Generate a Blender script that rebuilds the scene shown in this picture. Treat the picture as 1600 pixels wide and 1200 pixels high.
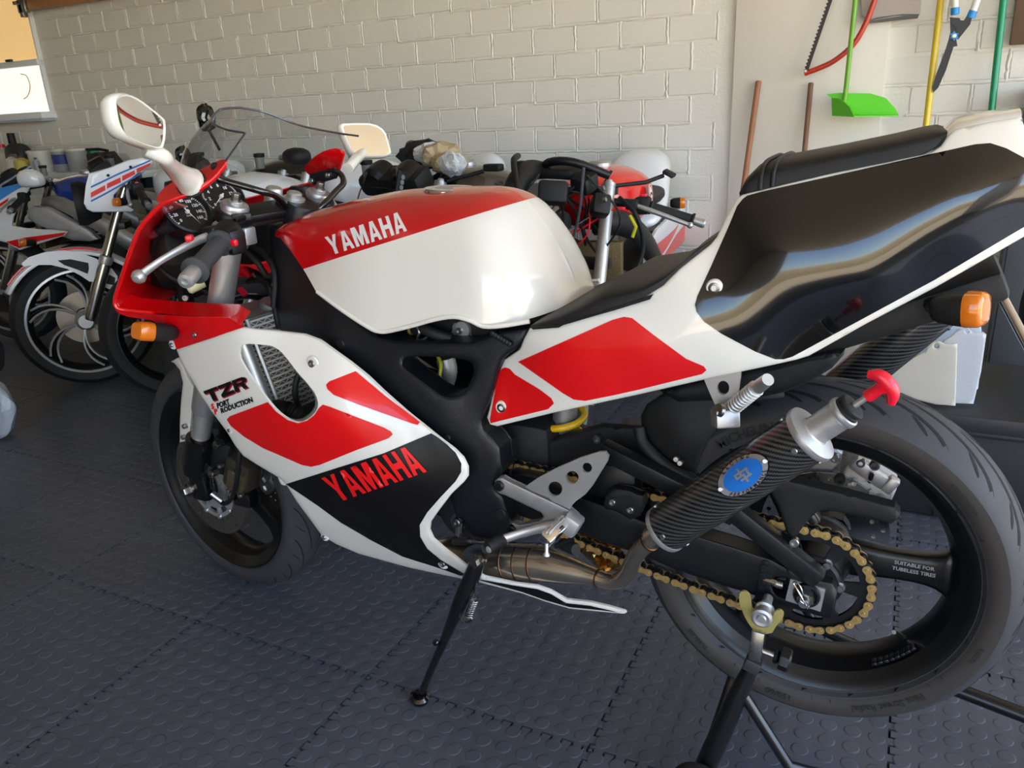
import bpy, bmesh, math, random
import numpy as np
from mathutils import Vector as V, Matrix, geometry
from mathutils.bvhtree import BVHTree
random.seed(7)
for _o in list(bpy.data.objects): bpy.data.objects.remove(_o)
scn = bpy.context.scene; COL = scn.collection
PI = math.pi; sin = math.sin; cos = math.cos
# ---------------------------------------------------------------- camera
CAM = V((0.0759, -1.2294, 1.1002)); YAW, PIT, ROL, FPX = 0.4765, 0.3379, 0.0478, 1219.4
_f = V((-sin(YAW)*cos(PIT), cos(YAW)*cos(PIT), -sin(PIT))); _r0 = V((cos(YAW), sin(YAW), 0)); _d0 = _f.cross(_r0)
_r = cos(ROL)*_r0 + sin(ROL)*_d0; _d = -sin(ROL)*_r0 + cos(ROL)*_d0
cd = bpy.data.cameras.new('camera'); co = bpy.data.objects.new('camera', cd); COL.objects.link(co)
co.matrix_world = Matrix(((_r.x, -_d.x, -_f.x, CAM.x), (_r.y, -_d.y, -_f.y, CAM.y), (_r.z, -_d.z, -_f.z, CAM.z), (0, 0, 0, 1)))
cd.sensor_fit = 'HORIZONTAL'; cd.sensor_width = 36; cd.lens = 36*FPX/1600; cd.clip_start = .02; cd.clip_end = 200
scn.camera = co
# ---------------------------------------------------------------- light
wd = bpy.data.worlds.new('sky'); scn.world = wd; wd.use_nodes = True
_n = wd.node_tree.nodes; _l = wd.node_tree.links
_s = _n.new('ShaderNodeTexSky'); _s.sky_type = 'NISHITA'; _s.sun_disc = False; _s.sun_elevation = math.radians(60); _s.sun_rotation = math.radians(105)
_l.new(_s.outputs[0], _n['Background'].inputs[0]); _n['Background'].inputs[1].default_value = .45
sd = bpy.data.lights.new('sun', 'SUN'); so = bpy.data.objects.new('sun', sd); COL.objects.link(so)
sd.energy = 11.0; sd.angle = .01; sd.color = (1, .93, .82); so.rotation_euler = V((-.47, -.12, -.87)).to_track_quat('-Z', 'Y').to_euler()
# the two open garage doors guide the sky light in
def portal(name, loc, rot, sx, sy):
    a = bpy.data.lights.new(name, 'AREA'); a.shape = 'RECTANGLE'; a.size = sx; a.size_y = sy; a.cycles.is_portal = True
    o = bpy.data.objects.new(name, a); o.location = loc; o.rotation_euler = rot; COL.objects.link(o); return o
portal('front_doorway', (.75, -4.0, 1.2), (math.radians(90), 0, 0), 3.5, 2.4)
portal('side_doorway', (2.5, -.55, 1.25), (math.radians(90), 0, math.radians(90)), 4.7, 2.5)
scn.view_settings.view_transform = 'Standard'; scn.view_settings.look = 'None'; scn.view_settings.gamma = 1
scn.view_settings.use_curve_mapping = False; scn.view_settings.exposure = 1.12
# ---------------------------------------------------------------- helpers
def ray(px, py): return _f + _r*((px-800)/FPX) + _d*((py-600)/FPX)
def at(px, py, Y): v = ray(px, py); return CAM + v*((Y-CAM.y)/v.y)
def atp(px, py, p0, nrm):
    v = ray(px, py); return CAM+v*((V(p0)-CAM).dot(V(nrm))/v.dot(V(nrm)))
def atz(px, py, z=0): v = ray(px, py); return CAM + v*((z-CAM.z)/v.z)
def on(px, py, fn):
    Y = -.15
    for _ in range(14):
        q = at(px, py, Y); Y += .6*(fn(q.x, q.z)-Y)
    return at(px, py, Y)
def tps(ctrl):
    """smooth side surface Y(X,Z) through control points given as (px,py,Y)"""
    P = [at(*c) for c in ctrl]; A = np.array([(q.x, q.z) for q in P]); b = np.array([q.y for q in P]); n = len(P)
    def U(r2): return .5*r2*np.log(r2+1e-9)
    D = ((A[:, None]-A[None])**2).sum(2); K = U(D)+np.eye(n)*2e-4
    M = np.zeros((n+3, n+3)); M[:n, :n] = K; M[:n, n] = 1; M[:n, n+1:] = A; M[n, :n] = 1; M[n+1:, :n] = A.T
    w = np.linalg.solve(M, np.concatenate([b, np.zeros(3)]))
    def fn(x, z):
        r2 = (A[:, 0]-x)**2+(A[:, 1]-z)**2
        return float(w[:n]@U(r2)+w[n]+w[n+1]*x+w[n+2]*z)
    return fn
def lin(c):
    return tuple((x/255/12.92 if x/255 <= .04045 else ((x/255+.055)/1.055)**2.4) for x in c)
MATS = {}
def mat(name, c=(128, 128, 128), rough=.5, metal=0, coat=0, spec=.5, bump=None, vary=None, trans=0, emit=0, ior=1.45, alpha=1):
    """procedural principled material; bump=(scale,strength); vary=(scale,dark factor,roughness swing)"""
    if name in MATS: return MATS[name]
    m = bpy.data.materials.new(name); m.use_nodes = True; nt = m.node_tree; b = nt.nodes['Principled BSDF']; MATS[name] = m
    col = (*lin(c), 1); I = b.inputs
    I['Base Color'].default_value = col; I['Roughness'].default_value = rough; I['Metallic'].default_value = metal
    I['Coat Weight'].default_value = coat; I['Coat Roughness'].default_value = .03; I['Specular IOR Level'].default_value = spec
    I['Transmission Weight'].default_value = trans; I['IOR'].default_value = ior; I['Alpha'].default_value = alpha
    if emit: I['Emission Color'].default_value = col; I['Emission Strength'].default_value = emit
    if vary or bump:
        tc = nt.nodes.new('ShaderNodeTexCoord')
    if vary:
        n = nt.nodes.new('ShaderNodeTexNoise'); n.inputs['Scale'].default_value = vary[0]; n.inputs['Detail'].default_value = 5
        nt.links.new(tc.outputs['Object'], n.inputs['Vector'])
        mx = nt.nodes.new('ShaderNodeMix'); mx.data_type = 'RGBA'; mx.inputs[6].default_value = (*[x*vary[1] for x in col[:3]], 1); mx.inputs[7].default_value = col
        nt.links.new(n.outputs[0], mx.inputs[0]); nt.links.new(mx.outputs[2], I['Base Color'])
        if len(vary) > 2:
            r = nt.nodes.new('ShaderNodeMapRange'); r.inputs[3].default_value = max(0, rough-vary[2]); r.inputs[4].default_value = min(1, rough+vary[2])
            nt.links.new(n.outputs[0], r.inputs[0]); nt.links.new(r.outputs[0], I['Roughness'])
    if bump:
        n = nt.nodes.new('ShaderNodeTexNoise'); n.inputs['Scale'].default_value = bump[0]; n.inputs['Detail'].default_value = 4
        nt.links.new(tc.outputs['Object'], n.inputs['Vector'])
        u = nt.nodes.new('ShaderNodeBump'); u.inputs['Strength'].default_value = bump[1]; u.inputs['Distance'].default_value = .004
        nt.links.new(n.outputs[0], u.inputs['Height']); nt.links.new(u.outputs[0], I['Normal'])
    return m
def two_tone(name, m0, m1, a, b, c):
    """paint split along the straight masking line a*x+c*z+b=0 of the painted part itself"""
    m = bpy.data.materials.new(name); m.use_nodes = True; nt = m.node_tree; bs = nt.nodes['Principled BSDF']
    tc = nt.nodes.new('ShaderNodeTexCoord'); sx = nt.nodes.new('ShaderNodeSeparateXYZ'); nt.links.new(tc.outputs['Object'], sx.inputs[0])
    k = nt.nodes.new('ShaderNodeMath'); k.operation = 'MULTIPLY_ADD'; k.inputs[1].default_value = a; k.inputs[2].default_value = b; nt.links.new(sx.outputs[0], k.inputs[0])
    j = nt.nodes.new('ShaderNodeMath'); j.operation = 'MULTIPLY_ADD'; j.inputs[1].default_value = c; nt.links.new(sx.outputs[2], j.inputs[0]); nt.links.new(k.outputs[0], j.inputs[2])
    g = nt.nodes.new('ShaderNodeMath'); g.operation = 'GREATER_THAN'; g.inputs[1].default_value = 0; nt.links.new(j.outputs[0], g.inputs[0])
    mx = nt.nodes.new('ShaderNodeMix'); mx.data_type = 'RGBA'; mx.inputs[6].default_value = (*lin(m0), 1); mx.inputs[7].default_value = (*lin(m1), 1)
    nt.links.new(g.outputs[0], mx.inputs[0]); nt.links.new(mx.outputs[2], bs.inputs['Base Color'])
    bs.inputs['Roughness'].default_value = .25; bs.inputs['Coat Weight'].default_value = 1; bs.inputs['Coat Roughness'].default_value = .03
    return m
def mk(name, vs, fs, m, parent=None, smooth=True, ang=35, uv=None):
    me = bpy.data.meshes.new(name); me.from_pydata([tuple(v) for v in vs], [], fs); me.update()
    if smooth:
        me.shade_smooth(); me.set_sharp_from_angle(angle=math.radians(ang))
    if m: me.materials.append(m)
    if uv:
        ul = me.uv_layers.new(name='UVMap')
        for lp in me.loops: ul.data[lp.index].uv = uv[lp.vertex_index]
    o = bpy.data.objects.new(name, me); COL.objects.link(o)
    if parent: o.parent = parent
    return o
def bm2(name, bm, m, parent=None, smooth=True, ang=35):
    me = bpy.data.meshes.new(name); bm.normal_update(); bm.to_mesh(me); bm.free()
    if smooth: me.shade_smooth(); me.set_sharp_from_angle(angle=math.radians(ang))
    if m: me.materials.append(m)
    o = bpy.data.objects.new(name, me); COL.objects.link(o)
    if parent: o.parent = parent
    return o
def tag(o, label, cat, group=None):
    o['label'] = label; o['category'] = cat
    if group: o['group'] = group
    return o
def thing(name, label, cat, loc=(0, 0, 0), rz=0, group=None):
    o = bpy.data.objects.new(name, None); o.empty_display_size = .05; COL.objects.link(o); o.location = loc; o.rotation_euler = (0, 0, rz)
    return tag(o, label, cat, group)
def struct(o): o['kind'] = 'structure'; return o
def dens(pts, step, closed=True):
    out = []; n = len(pts)
    for i in range(n if closed else n-1):
        a = V(pts[i]); b = V(pts[(i+1) % n]); k = max(1, math.ceil((b-a).length/step))
        out += [a.lerp(b, j/k) for j in range(k)]
    if not closed: out.append(V(pts[-1]))
    return out
def chaikin(pts, it=1, closed=True):
    pts = [V(q) for q in pts]
    for _ in range(it):
        n = len(pts); o = []
        if not closed: o.append(pts[0])
        for i in range(n if closed else n-1):
            a, b = pts[i], pts[(i+1) % n]; o += [a.lerp(b, .25), a.lerp(b, .75)]
        if not closed: o.append(pts[-1])
        pts = o
    return pts
def catmull(pts, k=6):
    P = [V(q) for q in pts]; P = [P[0]*2-P[1]]+P+[P[-1]*2-P[-2]]; o = []
    for i in range(1, len(P)-2):
        for j in range(k):
            t = j/k; a, b, c, d = P[i-1:i+3]
            o.append(.5*((2*b)+(c-a)*t+(2*a-5*b+4*c-d)*t*t+(3*b-a-3*c+d)*t**3))
    o.append(P[-2]); return o
def inside(q, poly):
    x, y = q[0], q[1]; c = False; n = len(poly); j = n-1
    for i in range(n):
        xi, yi = poly[i][0], poly[i][1]; xj, yj = poly[j][0], poly[j][1]
        if (yi > y) != (yj > y) and x < (xj-xi)*(y-yi)/(yj-yi)+xi: c = not c
        j = i
    return c
def fill2d(outline, step, holes=(), insets=()):
    """triangles of a 2-D outline with holes and an inner grid"""
    loops = [dens(outline, step)]+[dens(h, step) for h in holes]
    vs = []; es = []
    for L in loops:
        b = len(vs); n = len(L); vs += [V((q[0], q[1])) for q in L]; es += [(b+i, b+(i+1) % n) for i in range(n)]
    L0 = loops[0]; xs = [q[0] for q in L0]; ys = [q[1] for q in L0]
    for L in loops:
        n = len(L); ar = sum(L[i][0]*L[(i+1) % n][1]-L[(i+1) % n][0]*L[i][1] for i in range(n))
        for d in insets:
            for i in range(n):
                t = V((L[(i+1) % n][0]-L[i-1][0], L[(i+1) % n][1]-L[i-1][1])).normalized(); nn = V((-t.y, t.x))*(1 if (ar > 0) == (L is loops[0]) else -1)
                q = V((L[i][0], L[i][1]))+nn*d
                if inside(q, loops[0]) and not any(inside(q, h) for h in loops[1:]) and bdist(q, loops) > d*.93: vs.append(q)
    y = min(ys)+step*.5; row = 0
    allb = np.array([(q[0], q[1]) for q in vs])
    while y < max(ys):
        x = min(xs)+step*(.25 if row % 2 else .75)
        while x < max(xs):
            if inside((x, y), L0) and not any(inside((x, y), h) for h in loops[1:]) and ((allb-np.array((x, y)))**2).sum(1).min() > (step*.45)**2: vs.append(V((x, y)))
            x += step
        y += step*.87; row += 1
    r = geometry.delaunay_2d_cdt(vs, es, [], 0, 1e-6)
    v2 = r[0]; fs = []
    for f in r[2]:
        c = sum((v2[i] for i in f), V((0, 0)))/len(f)
        if inside(c, L0) and not any(inside(c, h) for h in loops[1:]): fs.append(list(f))
    return v2, fs, loops
def bdist(q, loops):
    best = 1e9
    for L in loops:
        n = len(L)
        for i in range(n):
            a = L[i]; b = L[(i+1) % n]; dx, dy = b[0]-a[0], b[1]-a[1]; l2 = dx*dx+dy*dy+1e-12
            t = max(0, min(1, ((q[0]-a[0])*dx+(q[1]-a[1])*dy)/l2)); e = (q[0]-a[0]-t*dx)**2+(q[1]-a[1]-t*dy)**2
            if e < best: best = e
    return math.sqrt(best)
def solid(name, vs, fs, m, parent, th, face=CAM, ang=40, back=True):
    """give a sheet thickness th (vector) behind the side that faces `face`"""
    s = 0
    for f in fs:
        a, b, c = vs[f[0]], vs[f[1]], vs[f[2]]; s += (b-a).cross(c-a).dot(face-a)
    if s < 0: fs = [f[::-1] for f in fs]
    n = len(vs); cnt = {}
    for f in fs:
        for i in range(len(f)):
            e = (f[i], f[(i+1) % len(f)]); cnt[e] = cnt.get(e, 0)+1
    out = list(fs); V2 = list(vs)+[v+V(th) for v in vs]
    for (i, j) in cnt:
        if (j, i) not in cnt: out.append([j, i, i+n, j+n])
    if back: out += [[k+n for k in f[::-1]] for f in fs]
    return mk(name, V2, out, m, parent, ang=ang)
def shell(name, outline, fn, m, parent, step=16, th=.004, rnd=None, holes=(), smoothit=0, hround=True):
    if smoothit: outline = chaikin(outline, smoothit)
    holes = [chaikin(h, 1) for h in holes]
    v2, fs, loops = fill2d(outline, step, holes, [rnd[0]*k for k in (.12, .4, 1)] if rnd else ()); vs = []
    for q in v2:
        w = on(q[0], q[1], fn)
        if rnd:
            d = bdist(q, loops if hround else loops[:1]); R, dep = rnd
            if d < R:
                w = at(q[0], q[1], w.y+dep*(1-math.sqrt(max(0, 1-(1-d/R)**2))))
        vs.append(w)
    return solid(name, vs, fs, m, parent, (0, th, 0))
def mirror(o, name=None, parent=None):
    me = o.data.copy()
    for v in me.vertices: v.co.y = -v.co.y
    me.flip_normals(); q = bpy.data.objects.new(name or o.name, me); COL.objects.link(q); q.parent = parent or o.parent
    q.matrix_local = o.matrix_local.copy(); return q
def bvh(*objs):
    vs = []; fs = []
    for o in objs:
        b = len(vs); vs += [v.co.copy() for v in o.data.vertices]; fs += [[b+i for i in p.vertices] for p in o.data.polygons]
    return BVHTree.FromPolygons(vs, fs)
def cast(tree, q, off, src=CAM):
    h = tree.ray_cast(CAM, ray(q[0], q[1]).normalized())
    if h[0] is None: return None
    n = h[1] if h[1].dot(CAM-h[0]) > 0 else -h[1]
    return h[0]+n*off
def decal2(name, v2, fs, tree, m, parent, off=.0007):
    P = [cast(tree, q, off) for q in v2]; idx = {}; vs = []; out = []
    for f in fs:
        if any(P[i] is None for i in f): continue
        g = []
        for i in f:
            if i not in idx: idx[i] = len(vs); vs.append(P[i])
            g.append(idx[i])
        a, b, c = (vs[k] for k in g[:3])
        if (b-a).cross(c-a).dot(CAM-a) < 0: g = g[::-1]
        out.append(g)
    return mk(name, vs, out, m, parent)
def decal(name, outline, tree, m, parent, step=8, off=.0011, it=0, holes=()):
    if it: outline = chaikin(outline, it)
    v2, fs, _ = fill2d(outline, step, holes); return decal2(name, v2, fs, tree, m, parent, off)
GL = {'Y': ([(0, 1), (.3, 1), (.5, .6), (.7, 1), (1, 1), (.65, .4), (.65, 0), (.35, 0), (.35, .4)], [], 1),
 'A': ([(0, 0), (.33, 1), (.67, 1), (1, 0), (.72, 0), (.66, .2), (.34, .2), (.28, 0)], [[(.39, .38), (.61, .38), (.5, .78)]], 1),
 'M': ([(0, 0), (0, 1), (.34, 1), (.5, .45), (.66, 1), (1, 1), (1, 0), (.76, 0), (.76, .62), (.58, 0), (.42, 0), (.24, .62), (.24, 0)], [], 1.22),
 'H': ([(0, 0), (0, 1), (.3, 1), (.3, .61), (.7, .61), (.7, 1), (1, 1), (1, 0), (.7, 0), (.7, .39), (.3, .39), (.3, 0)], [], .95),
 'T': ([(0, 1), (1, 1), (1, .74), (.66, .74), (.66, 0), (.34, 0), (.34, .74), (0, .74)], [], 1),
 'Z': ([(0, 1), (1, 1), (1, .78), (.42, .26), (1, .26), (1, 0), (0, 0), (0, .24), (.58, .74), (0, .74)], [], 1),
 'R': ([(0, 0), (0, 1), (.75, 1), (1, .86), (1, .6), (.8, .46), (1, 0), (.68, 0), (.52, .38), (.3, .38), (.3, 0)], [[(.3, .62), (.3, .78), (.68, .78), (.7, .64)]], 1)}
def quadmap(q):
    tl, tr, br, bl = [V(k) for k in q]
    return lambda u, v: (bl.lerp(br, u)).lerp(tl.lerp(tr, u), v)
def word(name, s, quad, tree, m, parent, gap=.12, off=.0012, shift=(0, 0), step=9):
    tot = sum(GL[c][2] for c in s)+gap*(len(s)-1); x = 0; mp = quadmap(quad); V2 = []; F = []
    for c in s:
        o, hs, w = GL[c]
        def tf(k): a = mp((x+k[0]*w)/tot, k[1]); return V((a.x+shift[0], a.y+shift[1]))
        v2, fs, _ = fill2d([tf(k) for k in o], step, [[tf(k) for k in h] for h in hs]); b = len(V2); V2 += list(v2); F += [[b+i for i in f] for f in fs]; x += w+gap
    return decal2(name, V2, F, tree, m, parent, off)
_tx = {}
def text2d(s, bold=0):
    """flat triangles of a string, unit height, x from 0"""
    if (s, bold) in _tx: return _tx[(s, bold)]
    c = bpy.data.curves.new('t', 'FONT'); c.body = s; c.resolution_u = 2; c.offset = bold; o = bpy.data.objects.new('t', c); COL.objects.link(o)
    bpy.context.view_layer.update(); dg = bpy.context.evaluated_depsgraph_get(); me = bpy.data.meshes.new_from_object(o.evaluated_get(dg))
    vs = [V((v.co.x, v.co.y)) for v in me.vertices]; fs = [list(p.vertices) for p in me.polygons]
    bpy.data.objects.remove(o); bpy.data.meshes.remove(me); bpy.data.curves.remove(c)
    x0 = min(v.x for v in vs); y0 = min(v.y for v in vs); x1 = max(v.x for v in vs); y1 = max(v.y for v in vs)
    vs = [V(((v.x-x0)/(x1-x0), (v.y-y0)/(y1-y0))) for v in vs]; _tx[(s, bold)] = (vs, fs, (x1-x0)/(y1-y0)); return _tx[(s, bold)]
def text_decal(name, s, quad, tree, m, parent, off=.0012, bold=.02):
    vs, fs, _ = text2d(s, bold); mp = quadmap(quad); return decal2(name, [mp(*v) for v in vs], fs, tree, m, parent, off)
def text_at(name, s, o, ux, uy, h, m, parent, bold=.02, center=True):
    """text on a plane: o origin, ux,uy unit axes"""
    vs, fs, asp = text2d(s, bold); k = .5 if center else 0
    return mk(name, [V(o)+V(ux)*((v.x-k)*asp*h)+V(uy)*((v.y-k)*h) for v in vs], fs, m, parent, smooth=False)
def frames(pts, closed=False):
    P = [V(q) for q in pts]; n = len(P); T = []
    for i in range(n):
        a = P[(i-1) % n] if closed or i > 0 else P[i]; b = P[(i+1) % n] if closed or i < n-1 else P[i]; T.append((b-a).normalized())
    u = T[0].orthogonal().normalized(); out = []
    for i in range(n):
        u = (u-T[i]*u.dot(T[i])).normalized(); out.append((P[i], u, T[i].cross(u), T[i]))
    return out
def tubegeo(pts, r, n=10, closed=False, caps=True, flat=1, udir=None):
    fr = frames(pts, closed); m = len(fr); R = r if isinstance(r, (list, tuple)) else [r]*m
    vs = []; fs = []
    for i, (p, u, w, t) in enumerate(fr):
        if udir is not None: u = (V(udir)-t*t.dot(V(udir))).normalized(); w = t.cross(u)
        for k in range(n):
            a = 2*PI*k/n; vs.append(p+u*(R[i]*cos(a))+w*(R[i]*flat*sin(a)))
    for i in range(m if closed else m-1):
        j = (i+1) % m
        for k in range(n): fs.append([i*n+k, i*n+(k+1) % n, j*n+(k+1) % n, j*n+k])
    if caps and not closed: fs += [list(range(n))[::-1], [(m-1)*n+k for k in range(n)]]
    return vs, fs
def tube(name, pts, r, m, parent=None, n=10, closed=False, curve=0, flat=1, udir=None):
    if curve:
        k = curve
        if isinstance(r, (list, tuple)): r = [q.x for q in catmull([V((x, 0, 0)) for x in r], k)]
        pts = catmull(pts, k)
    vs, fs = tubegeo(pts, r, n, closed, True, flat, udir); return mk(name, vs, fs, m, parent, ang=50)
def revgeo(prof, o, ax, n=32, closed=False, uref=None, caps=True):
    """surface of revolution, prof = [(radius, height along axis)]"""
    ax = V(ax).normalized(); u = V(uref) if uref else ax.orthogonal(); u = (u-ax*u.dot(ax)).normalized(); w = ax.cross(u); o = V(o)
    vs = []; fs = []; m = len(prof); uv = []
    for k in range(n):
        a = 2*PI*k/n
        for (r, h) in prof: vs.append(o+ax*h+(u*cos(a)+w*sin(a))*r); uv.append((a*max(.001, prof[m//2][0]), h))
    for k in range(n):
        k2 = (k+1) % n
        for i in range(m if closed else m-1):
            j = (i+1) % m; fs.append([k*m+i, k2*m+i, k2*m+j, k*m+j])
    if not closed and caps:
        if prof[0][0] > 1e-5: fs.append([k*m for k in range(n)][::-1])
        if prof[-1][0] > 1e-5: fs.append([k*m+m-1 for k in range(n)])
    return vs, fs, uv
def rev(name, prof, o, ax, m, parent=None, n=32, closed=False, ang=35, uref=None, caps=True):
    vs, fs, uv = revgeo(prof, o, ax, n, closed, uref, caps); b = mk(name, vs, fs, m, parent, ang=ang, uv=uv)
    bm = bmesh.new(); bm.from_mesh(b.data); bmesh.ops.remove_doubles(bm, verts=bm.verts, dist=1e-6); bmesh.ops.recalc_face_normals(bm, faces=bm.faces); bm.to_mesh(b.data); bm.free()
    b.data.set_sharp_from_angle(angle=math.radians(ang)); return b
def join(name, geos, m, parent=None, ang=35):
    vs = []; fs = []
    for g in geos:
        b = len(vs); vs += list(g[0]); fs += [[b+i for i in f] for f in g[1]]
    return mk(name, vs, fs, m, parent, ang=ang)
def boxgeo(c, d, R=None, bev=0):
    bm = bmesh.new(); bmesh.ops.create_cube(bm, size=1); bmesh.ops.scale(bm, vec=V(d), verts=bm.verts)
    if bev: bmesh.ops.bevel(bm, geom=bm.edges[:], offset=bev, segments=2, affect='EDGES', profile=.5)
    M = Matrix.Translation(V(c)) @ (R.to_4x4() if R else Matrix.Identity(4)); bm.transform(M); bm.verts.index_update()
    g = ([v.co.copy() for v in bm.verts], [[v.index for v in f.verts] for f in bm.faces]); bm.free(); return g
def box(name, c, d, m, parent=None, R=None, bev=.003):
    g = boxgeo(c, d, R, bev); return mk(name, g[0], g[1], m, parent)
def bargeo(a, b, w, h, up=(0, 0, 1), bev=.002):
    a, b = V(a), V(b); t = (b-a).normalized(); s = t.cross(V(up)).normalized(); u = s.cross(t)
    R = Matrix((t, s, u)).transposed(); return boxgeo((a+b)/2, ((b-a).length, w, h), R, bev)
def bar(name, a, b, w, h, m, parent=None, up=(0, 0, 1), bev=.002):
    g = bargeo(a, b, w, h, up, bev); return mk(name, g[0], g[1], m, parent)
def plate(name, outline, Y, th, m, parent, step=12, holes=(), it=0, rnd=None, fn=None):
    """flat plate traced on the plane Y, thickness th away from the viewer"""
    return shell(name, outline, fn or (lambda x, z: Y), m, parent, step, th, rnd, holes, it)
def flat(name, outline, holes, f, th, m, parent, step=.02, face=None, ang=35):
    v2, fs, _ = fill2d(outline, step, holes); vs = [f(q[0], q[1]) for q in v2]; return solid(name, vs, fs, m, parent, th, face or CAM, ang)
def circle(cx, cy, r, n=24, ry=None, a0=0): return [(cx+r*cos(2*PI*k/n+a0), cy+(ry or r)*sin(2*PI*k/n+a0)) for k in range(n)]
def slot(cx, cy, r0, r1, a0, a1, n=8, rd=.0):
    P = [(cx+r1*cos(a0+(a1-a0)*k/n), cy+r1*sin(a0+(a1-a0)*k/n)) for k in range(n+1)]+[(cx+r0*cos(a1-(a1-a0)*k/n), cy+r0*sin(a1-(a1-a0)*k/n)) for k in range(n+1)]
    return P
def loft(name, rings, m, parent=None, caps=True, closed=True, ang=40):
    n = len(rings[0]); vs = [V(q) for R in rings for q in R]; fs = []
    for i in range(len(rings)-1):
        for k in range(n if closed else n-1): fs.append([i*n+k, (i+1)*n+k, (i+1)*n+(k+1) % n, i*n+(k+1) % n])
    if caps and closed: fs += [list(range(n)), [(len(rings)-1)*n+k for k in range(n)][::-1]]
    o = mk(name, vs, fs, m, parent, ang=ang)
    bm = bmesh.new(); bm.from_mesh(o.data); bmesh.ops.recalc_face_normals(bm, faces=bm.faces); bm.to_mesh(o.data); bm.free(); o.data.set_sharp_from_angle(angle=math.radians(ang)); return o
def subsurf(o, l=1):
    s = o.modifiers.new('smooth', 'SUBSURF'); s.levels = l; s.render_levels = l; return o
def bolt(name, c, ax, r, m, parent, h=.005, socket=True, hexa=False):
    pr = [(0, h), (r*.5, h), (r*.5, h*.4), (r*.52, h*.4), (r*.52, h), (r*.85, h), (r, h*.7), (r, -h)] if socket else [(0, h), (r*.8, h), (r, h*.6), (r, -h)]
    if socket: pr[0] = (0, h*.4); pr[1] = (r*.5, h*.4); pr[2] = (r*.5, h); del pr[3:5]
    return rev(name, pr, c, ax, m, parent, n=6 if hexa else 14, ang=30)
def hexbolt(name, c, ax, r, m, parent, h=.006):
    g1 = revgeo([(0, h), (r*.9, h), (r, h*.8), (r, 0)], c, ax, 6); g2 = revgeo([(r*1.3, 0), (r*1.3, -h*.5)], c, ax, 14); return join(name, [g1[:2], g2[:2]], m, parent, ang=30)
def copy_tree(o, parent=None):
    c = o.copy(); COL.objects.link(c)
    if parent: c.parent = parent
    for ch in list(o.children): copy_tree(ch, c)
    return c
# ---------------------------------------------------------------- materials
WHITE = mat('pearl_white_paint', (232, 229, 220), .28, coat=1); RED = mat('red_paint', (214, 6, 14), .28, coat=1)
WHITE2 = mat('white_paint', (225, 227, 230), .3, coat=.8); REDG = mat('red_graphic', (222, 8, 14), .35, coat=.6)
BLKG = mat('gloss_black', (9, 9, 11), .16, coat=.9); BLKS = mat('satin_black', (16, 17, 20), .42, vary=(60, .7, .06)); BLKM = mat('matt_black', (17, 17, 18), .62)
FRAME = mat('frame_black', (15, 17, 22), .4, bump=(350, .08)); RUB = mat('rubber', (26, 26, 27), .68, bump=(500, .1)); VINYL = mat('seat_vinyl', (22, 22, 24), .5, bump=(900, .25))
TYRE = mat('tyre_rubber', (56, 56, 59), .62, vary=(30, .8, .08), bump=(700, .1)); GROOVE = mat('tyre_groove', (10, 10, 10), .8)
SIDEW = mat('tyre_sidewall', (58, 54, 51), .6, vary=(40, .85)); SWTXT = mat('tyre_lettering', (32, 31, 30), .7)
ALU = mat('brushed_aluminium', (196, 196, 196), .42, metal=.8, vary=(90, .85, .08)); ALUC = mat('cast_aluminium', (190, 190, 190), .48, metal=.75, bump=(250, .12))
CHR = mat('chrome', (215, 215, 218), .12, metal=1); STEEL = mat('steel', (150, 148, 145), .28, metal=1, vary=(60, .8, .08)); DSTEEL = mat('dark_steel', (70, 70, 74), .4, metal=1)
PIPE = mat('heat_stained_steel', (218, 205, 186), .22, metal=.95, vary=(22, .68, .05)); WELD = mat('weld_bead', (120, 84, 60), .4, metal=1)
GOLD = mat('gold_chain', (216, 182, 116), .36, metal=.75, vary=(120, .7, .1)); ZINC = mat('yellow_zinc', (206, 190, 116), .38, metal=.55, vary=(70, .75, .1))
ORANGE = mat('orange_lens', (236, 128, 20), .12, coat=.5, trans=.25); YEL = mat('yellow_spring', (232, 180, 24), .35, coat=.5)
MIRR = mat('mirror_glass', (235, 235, 235), .015, metal=1); BOLT = mat('bolt_steel', (170, 170, 170), .3, metal=1); RIMB = mat('rim_black', (12, 12, 13), .36, coat=.15)
REDP = mat('red_plastic', (225, 20, 45), .35, coat=.3); GREYP = mat('grey_plastic', (72, 75, 80), .55); GUNM = mat('gunmetal', (58, 60, 64), .5, metal=.4)
WTXT = mat('white_print', (225, 222, 222), .45); RTXT = mat('red_print', (232, 22, 24), .4); BTXT = mat('black_print', (14, 12, 14), .4)
def glass(name, c, rough=.02, a=.12):
    m = bpy.data.materials.new(name); m.use_nodes = True; nt = m.node_tree; nt.nodes.remove(nt.nodes['Principled BSDF'])
    t = nt.nodes.new('ShaderNodeBsdfTransparent'); t.inputs[0].default_value = (*lin(c), 1); g = nt.nodes.new('ShaderNodeBsdfGlossy'); g.inputs['Roughness'].default_value = rough
    fr = nt.nodes.new('ShaderNodeLayerWeight'); fr.inputs[0].default_value = a; mx = nt.nodes.new('ShaderNodeMixShader')
    nt.links.new(fr.outputs['Facing'], mx.inputs[0]); nt.links.new(t.outputs[0], mx.inputs[1]); nt.links.new(g.outputs[0], mx.inputs[2]); nt.links.new(mx.outputs[0], nt.nodes['Material Output'].inputs[0])
    return m
CLEAR = glass('clear_screen', (242, 245, 245), .03, .15); PANE = glass('window_glass', (245, 246, 246), .02, .15)
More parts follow.
